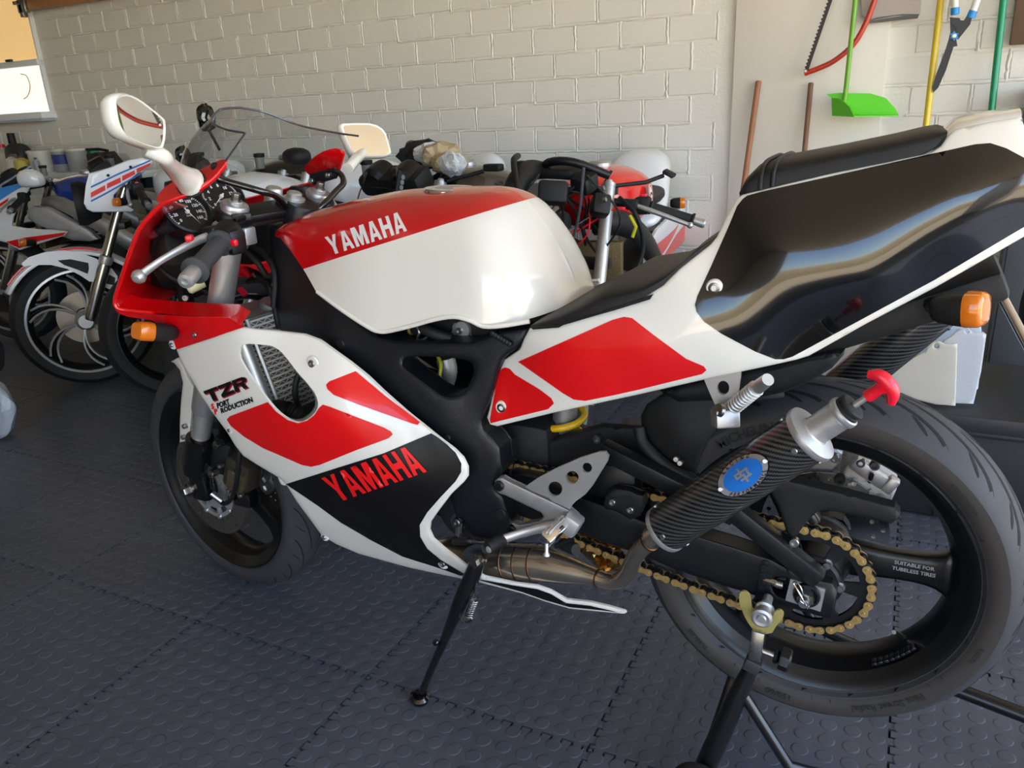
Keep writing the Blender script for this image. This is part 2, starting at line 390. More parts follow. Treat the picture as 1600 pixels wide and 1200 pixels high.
def carbon():
    m = bpy.data.materials.new('carbon_fibre'); m.use_nodes = True; nt = m.node_tree; b = nt.nodes['Principled BSDF']; L = nt.links.new
    uv = nt.nodes.new('ShaderNodeUVMap'); sx = nt.nodes.new('ShaderNodeSeparateXYZ'); L(uv.outputs[0], sx.inputs[0])
    def M(op, a, bb=None):
        k = nt.nodes.new('ShaderNodeMath'); k.operation = op
        for i, q in enumerate((a, bb)):
            if q is None: continue
            if isinstance(q, (int, float)): k.inputs[i].default_value = q
            else: L(q, k.inputs[i])
        return k.outputs[0]
    s = .0024; fu = M('FLOOR', M('DIVIDE', sx.outputs[0], s)); fv = M('FLOOR', M('DIVIDE', sx.outputs[1], s))
    t = M('FRACT', M('DIVIDE', M('ADD', M('MULTIPLY', fu, 3.0), fv), 4.0)); g = M('GREATER_THAN', t, .45)
    mx = nt.nodes.new('ShaderNodeMix'); mx.data_type = 'RGBA'; mx.inputs[6].default_value = (.004, .004, .0045, 1); mx.inputs[7].default_value = (.075, .073, .07, 1); L(g, mx.inputs[0]); L(mx.outputs[2], b.inputs['Base Color'])
    b.inputs['Roughness'].default_value = .32; b.inputs['Coat Weight'].default_value = .8; b.inputs['Coat Roughness'].default_value = .06; b.inputs['Metallic'].default_value = .25
    return m
CARBON = carbon()
# ================================================================ the garage
YW = 2.1
WALLP = mat('white_wall_paint', (230, 226, 217), .5, bump=(60, .35), spec=.35, vary=(3, .95))
def ribbed(m):
    nt = m.node_tree; L = nt.links.new; tc = nt.nodes.new('ShaderNodeTexCoord'); mp = nt.nodes.new('ShaderNodeMapping'); mp.inputs['Scale'].default_value = (7, 1, 160); L(tc.outputs['Object'], mp.inputs[0])
    n = nt.nodes.new('ShaderNodeTexNoise'); n.inputs['Scale'].default_value = 1; n.inputs['Detail'].default_value = 2; L(mp.outputs[0], n.inputs['Vector']); u = nt.nodes.new('ShaderNodeBump'); u.inputs['Strength'].default_value = .5; u.inputs['Distance'].default_value = .002
    b = nt.nodes['Principled BSDF']; old = b.inputs['Normal'].links[0].from_socket; L(old, u.inputs['Normal']); L(n.outputs[0], u.inputs['Height']); L(u.outputs[0], b.inputs['Normal'])
ribbed(WALLP)
MORT = mat('painted_mortar', (228, 224, 215), .5, bump=(90, .6))
PLAST = mat('white_plaster', (222, 216, 204), .6, bump=(30, .1))
RUBF = mat('rubber_floor', (84, 89, 99), .44, vary=(3, .62, .08), bump=(260, .06))
# floor of interlocking studded rubber tiles
flo = struct(mk('floor', [(-8, -4.2, -.006), (2.75, -4.2, -.006), (2.75, YW, -.006), (-8, YW, -.006)], [(0, 1, 2, 3)], mat('floor_gap', (14, 15, 17), .8), None, smooth=False))
TS = .4901; TX, TY, TA = -.3439, -.1819, .0093
def tile_mesh():
    bm = bmesh.new(); n = 12; c = .0021; dpt = .011
    def edge(p0, d, s):            # square-wave interlock, s = outward side
        nn = V((d.y, -d.x)); pts = [V(p0)]; L = TS/n
        for k in range(n):
            for (f, hh) in ((.25, 0), (.25, 1), (.75, 1), (.75, 0)): pts.append(V(p0)+d*(L*(k+f))+nn*(dpt*hh*s))
        return pts
    o = edge((0, 0), V((1, 0)), 1)+edge((TS, 0), V((0, 1)), 1)+edge((TS, TS), V((-1, 0)), -1)+edge((0, TS), V((0, -1)), -1)
    o2 = []; m = len(o)
    for i in range(m):             # shrink by the gap
        a, b, e = o[i-1], o[i], o[(i+1) % m]; d1 = (b-a).normalized() if (b-a).length > 1e-7 else V((0, 0)); d2 = (e-b).normalized() if (e-b).length > 1e-7 else V((0, 0))
        n1 = V((-d1.y, d1.x)); n2 = V((-d2.y, d2.x)); o2.append(b+(n1+n2)*(c if abs(d1.dot(d2)) < .5 else c*.5))
    r = geometry.delaunay_2d_cdt(o2, [(i, (i+1) % m) for i in range(m)], [], 0, 1e-7); allv = [bm.verts.new((q.x, q.y, 0)) for q in r[0]]
    for f in r[2]:
        cc = sum((r[0][k] for k in f), V((0, 0)))/len(f)
        if inside(cc, o2): bm.faces.new([allv[k] for k in f])
    top = allv[:m]; bot = [bm.verts.new((q.x, q.y, -.006)) for q in r[0][:m]]
    for i in range(m):
        try: bm.faces.new((top[i], bot[i], bot[(i+1) % m], top[(i+1) % m]))
        except ValueError: pass
    for i in range(12):
        for j in range(12):
            cx, cy = TS/24+i*TS/12, TS/24+j*TS/12; r1 = []; r2 = []; r3 = []
            for k in range(14):
                a = 2*PI*k/14; r1.append(bm.verts.new((cx+.0152*cos(a), cy+.0152*sin(a), 0))); r2.append(bm.verts.new((cx+.0143*cos(a), cy+.0143*sin(a), .0007))); r3.append(bm.verts.new((cx+.012*cos(a), cy+.012*sin(a), .0008)))
            for k in range(14):
                k2 = (k+1) % 14; bm.faces.new((r1[k], r1[k2], r2[k2], r2[k])); bm.faces.new((r2[k], r2[k2], r3[k2], r3[k]))
            bm.faces.new(r3)
    bmesh.ops.recalc_face_normals(bm, faces=bm.faces)
    return bm
t0 = bm2('floor_tile', tile_mesh(), RUBF, flo, ang=50); first = True
ca, sa = cos(TA), sin(TA)
for i in range(-11, 5):
    for j in range(-4, 5):
        u, v = TX+i*TS, TY+j*TS; x, y = ca*u-sa*v, sa*u+ca*v
        if y+TS > YW+.02: continue
        if x < -5.4: continue
        o = t0 if first else t0.copy()
        if not first: COL.objects.link(o)
        first = False; o.location = (x, y, 0); o.rotation_euler = (0, 0, TA)
# back wall of painted bricks
wall = struct(box('wall_back', (-2.65, YW+.1, 1.27), (10.7, .2, 2.56), MORT, None, bev=0))
def brickmesh(seed, w=.187, h=.0905):
    rd = random.Random(seed); bm = bmesh.new(); nx, nz = 4, 2; d = .0034
    g = [[None]*(nz+1) for _ in range(nx+1)]; e = .0045
    for i in range(nx+1):
        for k in range(nz+1):
            ii = (i/nx-.5)*(w-2*e); kk = (k/nz-.5)*(h-2*e); g[i][k] = bm.verts.new((ii+rd.uniform(-1, 1)*.0012, -d+rd.uniform(-1, 1)*.0006, kk+rd.uniform(-1, 1)*.001))
    for i in range(nx):
        for k in range(nz): bm.faces.new((g[i][k], g[i+1][k], g[i+1][k+1], g[i][k+1]))
    ring = [(i, 0) for i in range(nx)]+[(nx, k) for k in range(nz)]+[(i, nz) for i in range(nx, 0, -1)]+[(0, k) for k in range(nz, 0, -1)]
    outer = []
    for (i, k) in ring:
        q = g[i][k].co; outer.append(bm.verts.new((q.x+(e if i == nx else -e if i == 0 else 0), .001, q.z+(e if k == nz else -e if k == 0 else 0))))
    m = len(ring)
    for a in range(m):
        b = (a+1) % m; bm.faces.new((outer[a], outer[b], g[ring[b][0]][ring[b][1]], g[ring[a][0]][ring[a][1]]))
    return bm
BM = []
for s in range(5):
    o = bm2('brick', brickmesh(s), WALLP, wall, ang=24); BM.append(o)
used = set(); XB0 = -.612; rest = []
def put_brick(x, z, w=1):
    k = random.randrange(5); q = BM[k]
    if k in used: q = q.copy(); COL.objects.link(q)
    used.add(k); q.location = (x, YW-.0005, z); q.rotation_euler = (0, random.uniform(-.005, .005), random.uniform(-.004, .004)); q.scale = (w, random.uniform(.7, 1.3), 1)
CL, CH = .198, .1015; Z0 = .0
WINX0, WINX1, WINZ0, WINZ1 = -6.3, -4.735, 1.185, 2.1
for r in range(24):
    z = Z0+CH*(r+.5); off = (r % 2)*CL/2
    for c in range(-22, 32):
        x = XB0-CL*.5-c*CL-off+.04
        if -.70 < x < -.02: continue
        if x < -6.9 or x > 2.55: continue
        if WINX0-.09 < x < WINX1+.1 and WINZ0-.07 < z < WINZ1+.05: continue
        seen = (.50 < z < (1.50 if x > -1.5 else 1.66 if x > -3 else 1.80 if x > -4 else 1.9)) and (-5.1 < x < -.6 or -.1 < x < .42)
        if seen: put_brick(x, z)
        else: rest.append((x, z))
vs, fs = [], []
for (x, z) in rest:
    g = BM[0].data; b = len(vs); vs += [V((v.co.x+x, v.co.y+YW-.0005, v.co.z+z)) for v in g.vertices]; fs += [[b+i for i in p.vertices] for p in g.polygons]
rb = mk('brickwork', vs, fs, WALLP, wall, ang=24); rb['kind'] = 'stuff'
# rough ridges of painted mortar standing proud round the bricks
def ridge(p, q, w, seed):
    rd = random.Random(seed); n = 9; vs = []; fs = []; d = (q-p).normalized(); s = V((0, -1, 0)).cross(d)
    for k in range(n+1):
        c = p.lerp(q, k/n); h = rd.uniform(.25, 1)*.0062; o = rd.uniform(-.0022, .0022); ww = w*rd.uniform(.6, 1.25)
        vs += [c+s*(o-ww), c+s*(o-ww*.35)+V((0, -h, 0)), c+s*(o+ww*.35)+V((0, -h*.9, 0)), c+s*(o+ww)]
        if k: b = 4*k; fs += [[b-4, b-3, b+1, b], [b-3, b-2, b+2, b+1], [b-2, b-1, b+3, b+2]]
    return vs, fs
rg = []
for o in [q for q in wall.children if q.name.startswith('brick') and 'kind' not in q]:
    x, z = o.location.x, o.location.z; k = int((x*1000+z*7777))
    rg.append(ridge(V((x+CL/2, YW-.001, z-CH/2)), V((x+CL/2, YW-.001, z+CH/2)), .0062, k))
    if random.random() < .85: rg.append(ridge(V((x-CL/2, YW-.001, z-CH/2)), V((x+CL/2, YW-.001, z-CH/2)), .0055, k+1))
mr = join('mortar_ridges', rg, MORT, wall, ang=40); mr['kind'] = 'stuff'
# room shell
struct(box('wall_left', (-8.1, -1, 1.27), (.2, 6.4, 2.56), PLAST, None, bev=0))
struct(box('ceiling', (-2.7, -1, 2.62), (10.9, 6.6, .1), mat('ceiling_white', (205, 198, 186), .7), None, bev=0))
for k, (x0, x1) in enumerate(((-8, -1.0), (2.5, 2.8))):
    struct(box('wall_front_%s' % ('left', 'right')[k], ((x0+x1)/2, -4.1, 1.27), (x1-x0, .2, 2.56), PLAST, None, bev=0))
struct(box('wall_right', (2.6, 1.97, 1.27), (.2, .26, 2.56), PLAST, None, bev=0)); struct(box('wall_right_front', (2.6, -3.5, 1.27), (.2, 1.2, 2.56), PLAST, None, bev=0))
# driveway and boundary wall outside the open doors
struct(mk('ground', [(-30, -30, -.02), (30, -30, -.02), (30, -4.2, -.02), (-30, -4.2, -.02), (2.75, -4.2, -.02), (30, 12, -.02), (2.75, 12, -.02)], [(0, 1, 2, 3), (4, 2, 5, 6)], mat('driveway_paving', (196, 178, 148), .85, vary=(3, .8)), None, smooth=False))
struct(box('wall_boundary', (0, -13, .9), (30, .2, 1.8), mat('boundary_plaster', (226, 204, 160), .8), None, bev=.01))
# window at the far end of the back wall
wx = (WINX0+WINX1)/2; ww = WINX1-WINX0; wz = (WINZ0+WINZ1)/2; wh = WINZ1-WINZ0
UPVC = mat('white_window_frame', (226, 228, 232), .4)
bmw = [boxgeo((WINX1-.006, YW-.012, wz), (.012, .03, wh), None, .002), boxgeo((WINX0+.02, YW-.02, wz), (.04, .06, wh), None, .004), boxgeo((wx, YW-.02, WINZ1-.02), (ww, .06, .04), None, .004)]
win = struct(join('window_1', bmw, UPVC))
box('window_sill', (wx, YW-.04, WINZ0+.012), (ww+.02, .12, .04), UPVC, win, bev=.006)
box('shaded_sill_lip', (wx, YW-.045, WINZ0-.014), (ww-.01, .10, .016), mat('sill_shadow_strip', (168, 174, 186), .5), win, bev=.003)  # shade under the sill is put into the grey of this strip
box('transom_bar', (wx, YW-.02, 1.50), (ww, .05, .035), UPVC, win)
box('window_latch', (-4.98, YW-.055, 1.522), (.05, .02, .014), DSTEEL, win)
SKYG = mat('frosted_pane_lower', (250, 246, 232), .4, emit=.42)
box('pane', (wx, YW-.012, 1.345), (ww-.012, .006, .30), SKYG, win, bev=0); box('pane', (wx, YW-.012, 1.80), (ww-.012, .006, .58), mat('frosted_pane_upper', (236, 196, 132), .4, emit=.30), win, bev=0)
tube('pane_stain', [(-4.955, YW-.018, 1.445), (-4.90, YW-.018, 1.43), (-4.89, YW-.018, 1.37), (-4.93, YW-.018, 1.32), (-4.98, YW-.018, 1.30)], .003, mat('brown_stain', (206, 176, 140), .8), win, n=6, curve=4)
# door rail with timber and steel bracket above the window
tm = struct(join('trim_1', [bargeo(at(42, 9, YW-.06), at(175, -12, YW-.06), .05, .055), bargeo(at(175, -12, YW-.06), at(420, -52, YW-.06), .05, .055)], mat('varnished_timber', (186, 128, 72), .45, coat=.2, vary=(25, .7))))
join('steel_bracket', [boxgeo(at(36, 10, YW-.09), (.07, .03, .07), None, .004), boxgeo(at(36, 17, YW-.09), (.03, .03, .07), None, .004), boxgeo(at(30, 4, YW-.09), (.1, .02, .02), None, .004)], STEEL, tm)
# smooth white board beside the bricks
brd = struct(box('trim_2', ((-.60-.06)/2, YW-.008, 1.27), (.54, .03, 2.54), mat('white_board', (226, 220, 208), .38, vary=(2, .95), bump=(8, .05)), None, bev=.003))
# ================================================================ the red, white and black sport motorcycle
BK = thing('motorcycle', 'red, white and black fully faired sport motorcycle raised on a paddock stand', 'motorcycle')
ZR = .386; FX = -1.3368; FZ = .293; ST = -.1445
# ---- side fairing
fair = tps([(276, 546, -.195), (330, 530, -.212), (380, 511, -.212), (437, 517, -.195), (500, 531, -.19), (575, 587, -.195), (660, 662, -.20), (732, 735, -.205), (672, 820, -.205), (732, 887, -.19), (310, 610, -.208), (370, 697, -.213), (420, 737, -.212), (447, 757, -.21), (483, 811, -.185), (505, 838, -.16), (560, 864, -.15), (640, 885, -.155), (725, 903, -.165), (850, 925, -.16), (978, 957, -.15), (420, 680, -.237), (520, 700, -.24), (620, 730, -.232), (560, 770, -.232), (640, 830, -.205), (440, 590, -.232), (520, 580, -.215), (540, 620, -.228), (350, 600, -.222), (560, 820, -.195), (640, 790, -.218)])
OUT = [(276, 546), (310, 535), (345, 523), (380, 511), (398, 514), (425, 516), (452, 519), (476, 522), (500, 531), (525, 549), (550, 567), (575, 587), (600, 611), (635, 642), (660, 662), (686, 683), (710, 701), (724, 715), (731, 730), (731, 744), (724, 754), (705, 772), (686, 797), (673, 815), (671, 828), (677, 841), (695, 857), (715, 872), (733, 887), (757, 900), (802, 910), (840, 915), (860, 922), (885, 936), (922, 940), (952, 947), (976, 954), (979, 957), (975, 959), (940, 956), (890, 951), (852, 940), (815, 927), (757, 912), (725, 905), (677, 895), (640, 887), (603, 877), (560, 865), (525, 850), (503, 837), (484, 811), (464, 784), (447, 757), (437, 747), (420, 737), (400, 725), (380, 712), (368, 697), (354, 674), (330, 642), (310, 611), (292, 582), (282, 562)]
HOLE = [(376, 540), (386, 537), (405, 538), (425, 540), (438, 548), (450, 562), (465, 582), (482, 601), (494, 617), (498, 634), (491, 647), (478, 657), (465, 660), (450, 655), (433, 642), (420, 627), (400, 600), (383, 575), (373, 556)]
FA = shell('side_fairing', OUT, fair, WHITE, BK, step=13, th=.004, rnd=(6, .003), holes=[HOLE], hround=False)
tf = bvh(FA)
# scooped lip that turns inwards round the duct opening
hl = dens(chaikin(HOLE, 1), 8); n = len(hl); rows = []
cx = sum(q[0] for q in hl)/n; cy = sum(q[1] for q in hl)/n
for k, (dy, sc) in enumerate(((0, 1.0), (.006, .985), (.018, .95), (.034, .93))):
    rows.append([(lambda w: at(*(V((q[0], q[1])) if k == 0 else V((cx, cy)).lerp(V((q[0], q[1])), 1 if q[0] < cx+10 else sc)), w.y+dy))(on(q[0], q[1], fair)) for q in hl])
loft('duct_lip', rows, WHITE, FA, caps=False)
decal('red_graphic', [(355, 655), (360, 650), (419, 628), (432, 643), (450, 656), (466, 661), (480, 657), (492, 648), (499, 637), (505, 632), (515, 635), (600, 668), (611, 674), (614, 679), (607, 685), (560, 702), (500, 726), (487, 729), (472, 726), (440, 712), (412, 700), (382, 682), (361, 665)], tf, REDG, FA)
decal('red_graphic', [(510, 601), (515, 596), (556, 580), (600, 617), (630, 640), (656, 660), (653, 664), (645, 662), (560, 632), (522, 617), (512, 608)], tf, REDG, FA)
decal('black_graphic', [(447, 756), (520, 733), (600, 708), (674, 677), (686, 685), (700, 696), (712, 707), (721, 724), (721, 737), (712, 752), (690, 775), (668, 800), (656, 820), (657, 838), (668, 857), (690, 875), (712, 888), (727, 897), (720, 899), (683, 886), (629, 869), (581, 844), (533, 816), (496, 789), (459, 764)], tf, BTXT, FA)
decal('black_graphic', [(745, 904), (802, 914), (840, 920), (862, 928), (885, 942), (922, 946), (965, 956), (940, 953), (890, 948), (852, 937), (815, 924), (757, 908)], tf, BTXT, FA, step=6)
word('lettering', 'YAMAHA', [(503, 746), (640, 696), (668, 736), (531, 783)], tf, RTXT, FA, off=.0026)
word('lettering', 'TZR', [(319, 611), (384, 587), (389, 605), (328, 629)], tf, mat('magenta_shadow', (170, 20, 50), .4), FA, off=.0012, shift=(1.5, 1.8), gap=.06)
word('lettering', 'TZR', [(319, 611), (384, 587), (389, 605), (328, 629)], tf, BTXT, FA, off=.0022, gap=.06)
text_decal('lettering', 'S', [(330, 631), (334.5, 629.5), (336.5, 638), (332, 639.5)], tf, RTXT, FA, bold=.05, off=.0016); text_decal('lettering', 'PORT', [(339, 629.5), (358, 622.5), (361, 631.5), (341, 638.5)], tf, BTXT, FA, bold=.05, off=.0016)
text_decal('lettering', 'P', [(335, 639), (340, 637.5), (342, 646), (337, 647.5)], tf, RTXT, FA, bold=.05, off=.0016); text_decal('lettering', 'RODUCTION', [(345, 637.5), (394, 619.5), (397, 628), (347, 646)], tf, BTXT, FA, bold=.05, off=.0016)
for (x, y, r) in ((488, 568, .007), (305, 523, .006), (269, 539, .005), (359, 672, .004), (692, 881, .006), (507, 839, .005)):
    c = on(x, y, fair); rev('fairing_recess', [(r*2.0, 0), (r*1.7, .0022), (0, .0026)], c+V((0, .0015, 0)), (0, -1, 0), WHITE if y > 530 else RED, FA, n=20); bolt('bolt', c+V((0, -.0005, 0)), (0, -1, .1), r, BOLT, FA, h=.004)
mirror(FA, 'side_fairing', BK)
# ---- red nose cowl: rim at the back edge swept round to the nose
rim = [(240, 489, -.225), (200, 485, -.24), (183, 481, -.25), (180, 468, -.25), (187, 445, -.25), (195, 420, -.25), (205, 390, -.248), (217, 360, -.243), (232, 340, -.236), (250, 322, -.228), (264, 314, -.222), (286, 306, -.21), (310, 297, -.197), (335, 278, -.18), (352, 258, -.168)]
rim3 = [at(*q) for q in rim]
rows = []
for w in rim3[:11]:
    z = w.z; nx = w.x-.165; zc = z if z < .93 else .93+(z-.93)*.22; row = []
    for k in range(13):
        t = k/12; row.append(V((w.x+(nx-w.x)*t**1.02, w.y*(1-t**.94), z+(zc-z)*min(1, t*1.4))))
    rows.append(row)
full = [r+[V((q.x, -q.y, q.z)) for q in r[-2::-1]] for r in rows]
n = len(full[0]); vs = [q for r in full for q in r]; fs = [[i*n+k, i*n+k+1, (i+1)*n+k+1, (i+1)*n+k] for i in range(len(full)-1) for k in range(n-1)]
COWL = mk('nose_cowl', vs, fs, RED, BK, ang=60); so_ = COWL.modifiers.new('thick', 'SOLIDIFY'); so_.thickness = .0045; so_.offset = 0; subsurf(COWL)
# thickened rolled edge of the cowl
tube('cowl_edge', [q for q in rim3], .0045, RED, COWL, n=8, curve=3)
tube('cowl_edge', [V((q.x, -q.y, q.z)) for q in rim3], .0045, RED, COWL, n=8, curve=3)
# red side panel under the ledge and the ledge itself
redp = tps([(185, 486, -.247), (240, 492, -.226), (300, 500, -.213), (357, 497, -.212), (379, 510, -.212), (276, 546, -.195), (262, 515, -.205), (330, 530, -.212)])
RP = shell('cowl_side_panel', [(183, 479), (200, 487), (240, 491), (300, 495), (357, 496), (380, 511), (345, 523), (310, 535), (276, 546), (270, 530), (263, 512), (235, 500), (200, 495), (186, 490), (180, 484)], redp, RED, BK, step=10, th=.004)
led_o = [at(*q) for q in ((182, 478, -.25), (200, 485, -.24), (240, 489, -.225), (300, 494, -.214), (357, 496, -.212), (376, 508, -.212))]; led_i = [q+V((-.02, .05, .012)) for q in led_o]
mk('cowl_ledge', led_o+led_i, [[i, i+1, i+7, i+6] for i in range(5)], RED, RP); mirror(RP, 'cowl_side_panel', BK)
# ear panels that carry mirror and screen
ear = tps([(262, 314, -.222), (300, 292, -.19), (350, 252, -.165), (345, 268, -.172), (275, 285, -.185), (310, 297, -.197)])
EAR = shell('mirror_ear', [(243, 318), (262, 312), (286, 305), (310, 296), (335, 277), (350, 262), (353, 248), (340, 251), (310, 266), (290, 276), (262, 288), (248, 302)], ear, RED, BK, step=9, th=.006, smoothit=1)
er2 = mirror(EAR, 'mirror_ear', BK)
rev('ear_screw', [(0, .003), (.006, .003), (.0075, .001), (.0075, -.004)], on(335, 260, ear), (0.2, -1, .3), BLKS, EAR, n=16)
# ---- windscreen
L1 = at(383, 208, -.160); L0 = at(352, 252, -.168); C1 = V((-1.135, 0, 1.128)); C0 = V((-1.25, 0, .965))
base = [L0, at(310, 272, -.175), at(280, 288, -.165), V((-1.215, -.08, .968)), C0]; topc = [L1, at(352, 202, -.152), at(331, 190, -.118), V((-1.128, -.06, 1.125)), C1]
base = catmull(base, 4); topc = catmull(topc, 4); base += [V((q.x, -q.y, q.z)) for q in base[-2::-1]]; topc += [V((q.x, -q.y, q.z-.02*max(0, -q.y)/.16)) for q in topc[-2::-1]]
rows = []
for k in range(9):
    t = k/8; bul = sin(t*PI)*.022
    rows.append([a.lerp(b, t)+V((-bul, 0, bul*.6)) for a, b in zip(base, topc)])
SCR = loft('windscreen', rows, CLEAR, BK, caps=False, closed=False, ang=80)
tube('screen_edge', topc, .0022, mat('screen_edge', (70, 66, 72), .2, coat=.5), SCR, n=6)
tube('screen_edge', [L0, L0.lerp(L1, .5), L1], .0016, MATS['screen_edge'], SCR, n=6)
# ---- mirrors
def mirror_unit(glass_px, p0, nr, stem, name='rear_view_mirror'):
    g = [atp(x, y, p0, nr) for x, y in glass_px]; c = sum(g, V())/len(g)
    gs = chaikin(g, 2); nrm = (g[1]-g[0]).cross(g[2]-g[0]).normalized()
    if nrm.dot(CAM-c) < 0: nrm = -nrm
    rings = []
    for (s, d) in ((.90, .001), (.97, .003), (1.02, .0), (1.05, -.006), (1.04, -.014), (.92, -.025), (.66, -.033), (.2, -.037)): rings.append([c+(q-c)*s+nrm*d for q in gs])
    M = loft(name, rings, WHITE, BK, ang=70)
    pl = [c+(q-c)*.905+nrm*.0016 for q in gs]; mk('mirror_glass', pl, [list(range(len(pl)))], MIRR, M, smooth=False)
    tube('mirror_stem', stem[0], stem[1], WHITE, M, n=16, curve=5)
    return M
s0 = at(243, 242, -.345)
mirror_unit([(176, 148), (204, 145), (252, 183), (258, 190), (256, 226), (249, 236), (200, 219), (184, 200), (178, 175)], at(215, 190, -.38), V((.955, .29, .03)), ([at(250, 232, -.345)+V((-.03, .0, 0)), at(254, 244, -.325), at(262, 254, -.30), at(275, 267, -.25), at(290, 279, -.212), at(297, 284, -.198)], [.012, .0125, .013, .016, .022, .026]))
e0 = at(302, 290, -.197); rev('stem_gasket', [(.025, 0), (.0275, -.002), (.0275, -.005)], at(298, 285, -.196), (.45, -.75, .5), BLKM, BK.children[-1], n=24)
mirror_unit([(530, 196), (538, 192), (598, 193), (611, 236), (610, 241), (600, 245), (556, 245), (548, 238)], at(575, 218, .335), V((.90, -.31, .29)), ([at(572, 232, .345), at(562, 244, .29), at(554, 251, .24), at(543, 264, .195)], [.011, .012, .012, .013]))
# ---- clocks
def dial(px, py, Y, R, ticks, nums, t0, t1, needle):
    c = at(px, py, Y); ax = V((.82, -.16, .55)).normalized(); ux = V((.16, .98, 0)); ux = (ux-ax*ux.dot(ax)).normalized(); uy = ax.cross(ux)
    if uy.z < 0: uy = -uy
    if ux.cross(uy).dot(ax) < 0: ux = -ux
    D = rev('instrument_dial', [(0, -.05), (R*.8, -.05), (R*1.1, -.03), (R*1.18, 0), (R*1.18, .008), (R*1.08, .010), (R*1.02, .004), (R, .001), (0, .001)], c, ax, BLKS, BK, n=40)
    P = lambda r, a: c+ax*.0018+(ux*sin(a)+uy*cos(a))*r
    tk = []
    for i in range(ticks+1):
        a = t0+(t1-t0)*i/ticks; big = i % (ticks//(len(nums)-1)) == 0; r0 = R*(.8 if big else .87); w = .0011 if big else .0007; tdir = ux*cos(a)-uy*sin(a)
        tk.append(([P(r0, a)-tdir*w, P(r0, a)+tdir*w, P(R*.95, a)+tdir*w, P(R*.95, a)-tdir*w], [[0, 1, 2, 3]]))
    join('dial_marks', tk, WTXT, D)
    geo = []
    for i, s in enumerate(nums):
        a = t0+(t1-t0)*i/(len(nums)-1); v, f, asp = text2d(s, .03); h = R*.17; o = P(R*.63, a); geo.append(([o+ux*((q.x-.5)*asp*h)+uy*((q.y-.5)*h) for q in v], f))
    join('dial_numbers', geo, WTXT, D)
    a = needle; tdir = ux*cos(a)-uy*sin(a)
    mk('needle', [P(-R*.2, a)-tdir*.0016+ax*.003, P(-R*.2, a)+tdir*.0016+ax*.003, P(R*.82, a)+ax*.003], [[0, 1, 2]], WTXT, D, smooth=False)
    rev('needle_hub', [(0, .007), (R*.09, .006), (R*.1, .001)], c, ax, WTXT, D, n=16); return D, ux, uy, ax, c
D, ux, uy, ax, c = dial(292, 332, -.125, .041, 45, [str(k) for k in range(0, 180, 20)], -2.2, 2.2, 2.75)
box('odometer', c+ax*.0016+uy*.012, (.001, .018, .007), BTXT, D, bev=0); text_at('lettering', '14360', c+ax*.0024+uy*.012, ux, uy, .0045, WTXT, D); text_at('lettering', 'km/h', c+ax*.0024-uy*.008, ux, uy, .004, WTXT, D)
D, ux, uy, ax, c = dial(345, 308, -.035, .042, 56, [str(k) for k in range(0, 15, 2)], -2.2, 2.0, -2.2)
text_at('lettering', 'x1000r/min', c+ax*.0024-uy*.01, ux, uy, .0038, WTXT, D)
box('clock_bracket', V((-1.25, -.05, .89)), (.05, .22, .12), BLKM, BK, bev=.02)
# headlight bucket seen inside the nose
rev('headlight_bucket', [(.09, -.06), (.10, 0), (.075, .05), (.035, .09), (0, .1)], (-1.36, .0, .83), (1, 0, .1), BLKM, BK, n=24)
# ---- top yoke, forks, lower yoke
CL_ = at(367, 322, -.105); CR_ = at(490, 306, .105); axis = V((.36, -.03, .93)).normalized()
cap_l, cap_r = CL_, V((CL_.x+.03, .105, CL_.z))
BOT = {}
for nm, c0, s in (('l', cap_l, -1), ('r', cap_r, 1)):
    b = V((FX+.045+.02*s*0, s*.112, .33)); b = V((-1.325 if s < 0 else -1.295, s*.112+.0, .36)); d = (b-c0).normalized(); BOT[s] = b; Lh = (b-c0).length
    F = rev('fork_leg', [(0, -.002), (.024, -.002), (.0255, .004), (.0255, .24), (.028, .242), (.028, .315), (.0285, .318), (.0285, .322)], c0, d, ALU, BK, n=28)
    rev('fork_cap', [(0, -.012), (.0125, -.012), (.014, -.010), (.014, -.006), (.0245, -.005), (.027, .0), (.027, .004)], c0, d, ALU, F, n=24)
    hexbolt('fork_adjuster', c0-d*.012, -d, .0085, BOLT, F, h=.014)
    rev('outer_tube', [(.0285, .32), (.0285, Lh*.74), (.027, Lh*.75), (.021, Lh*.755), (.0205, Lh*.87)], c0, d, ALU, F, n=24)
    rev('stanchion', [(.0205, Lh*.75), (.0205, Lh*.93)], c0, d, CHR, F, n=24)
    rev('fork_foot', [(.026, Lh*.86), (.031, Lh*.865), (.031, Lh*.99), (.027, Lh*1.02), (0, Lh*1.03)], c0, d, BLKG, F, n=24)
yk = bm = None
def yoke(name, cz, mtl, th, w):
    d = (BOT[-1]-cap_l).normalized(); a = cap_l+d*cz; b = cap_r+(BOT[1]-cap_r).normalized()*cz; mid = (a+b)/2+V((.035, 0, 0.004))
    g = [revgeo([(.034, -th), (.036, -th*.7), (.036, th*.7), (.034, th)], a, -d, 24)[:2], revgeo([(.034, -th), (.036, -th*.7), (.036, th*.7), (.034, th)], b, -d, 24)[:2]]
    g += [bargeo(a, mid, w, th*1.6, -d, .004), bargeo(mid, b, w, th*1.6, -d, .004), revgeo([(0, th*1.1), (.026, th*1.1), (.03, th*.8), (.03, -th)], mid, -d, 24)[:2]]
    return join(name, g, mtl, BK)
TY_ = yoke('top_yoke', .020, BLKS, .0105, .055); yoke('lower_yoke', .255, ALUC, .016, .06)
rev('steering_nut', [(0, .012), (.012, .012), (.015, .009), (.015, 0), (.022, 0), (.022, -.006)], (cap_l+cap_r)/2+V((.04, 0, .004)), (.3, 0, .95), ALU, TY_, n=24)
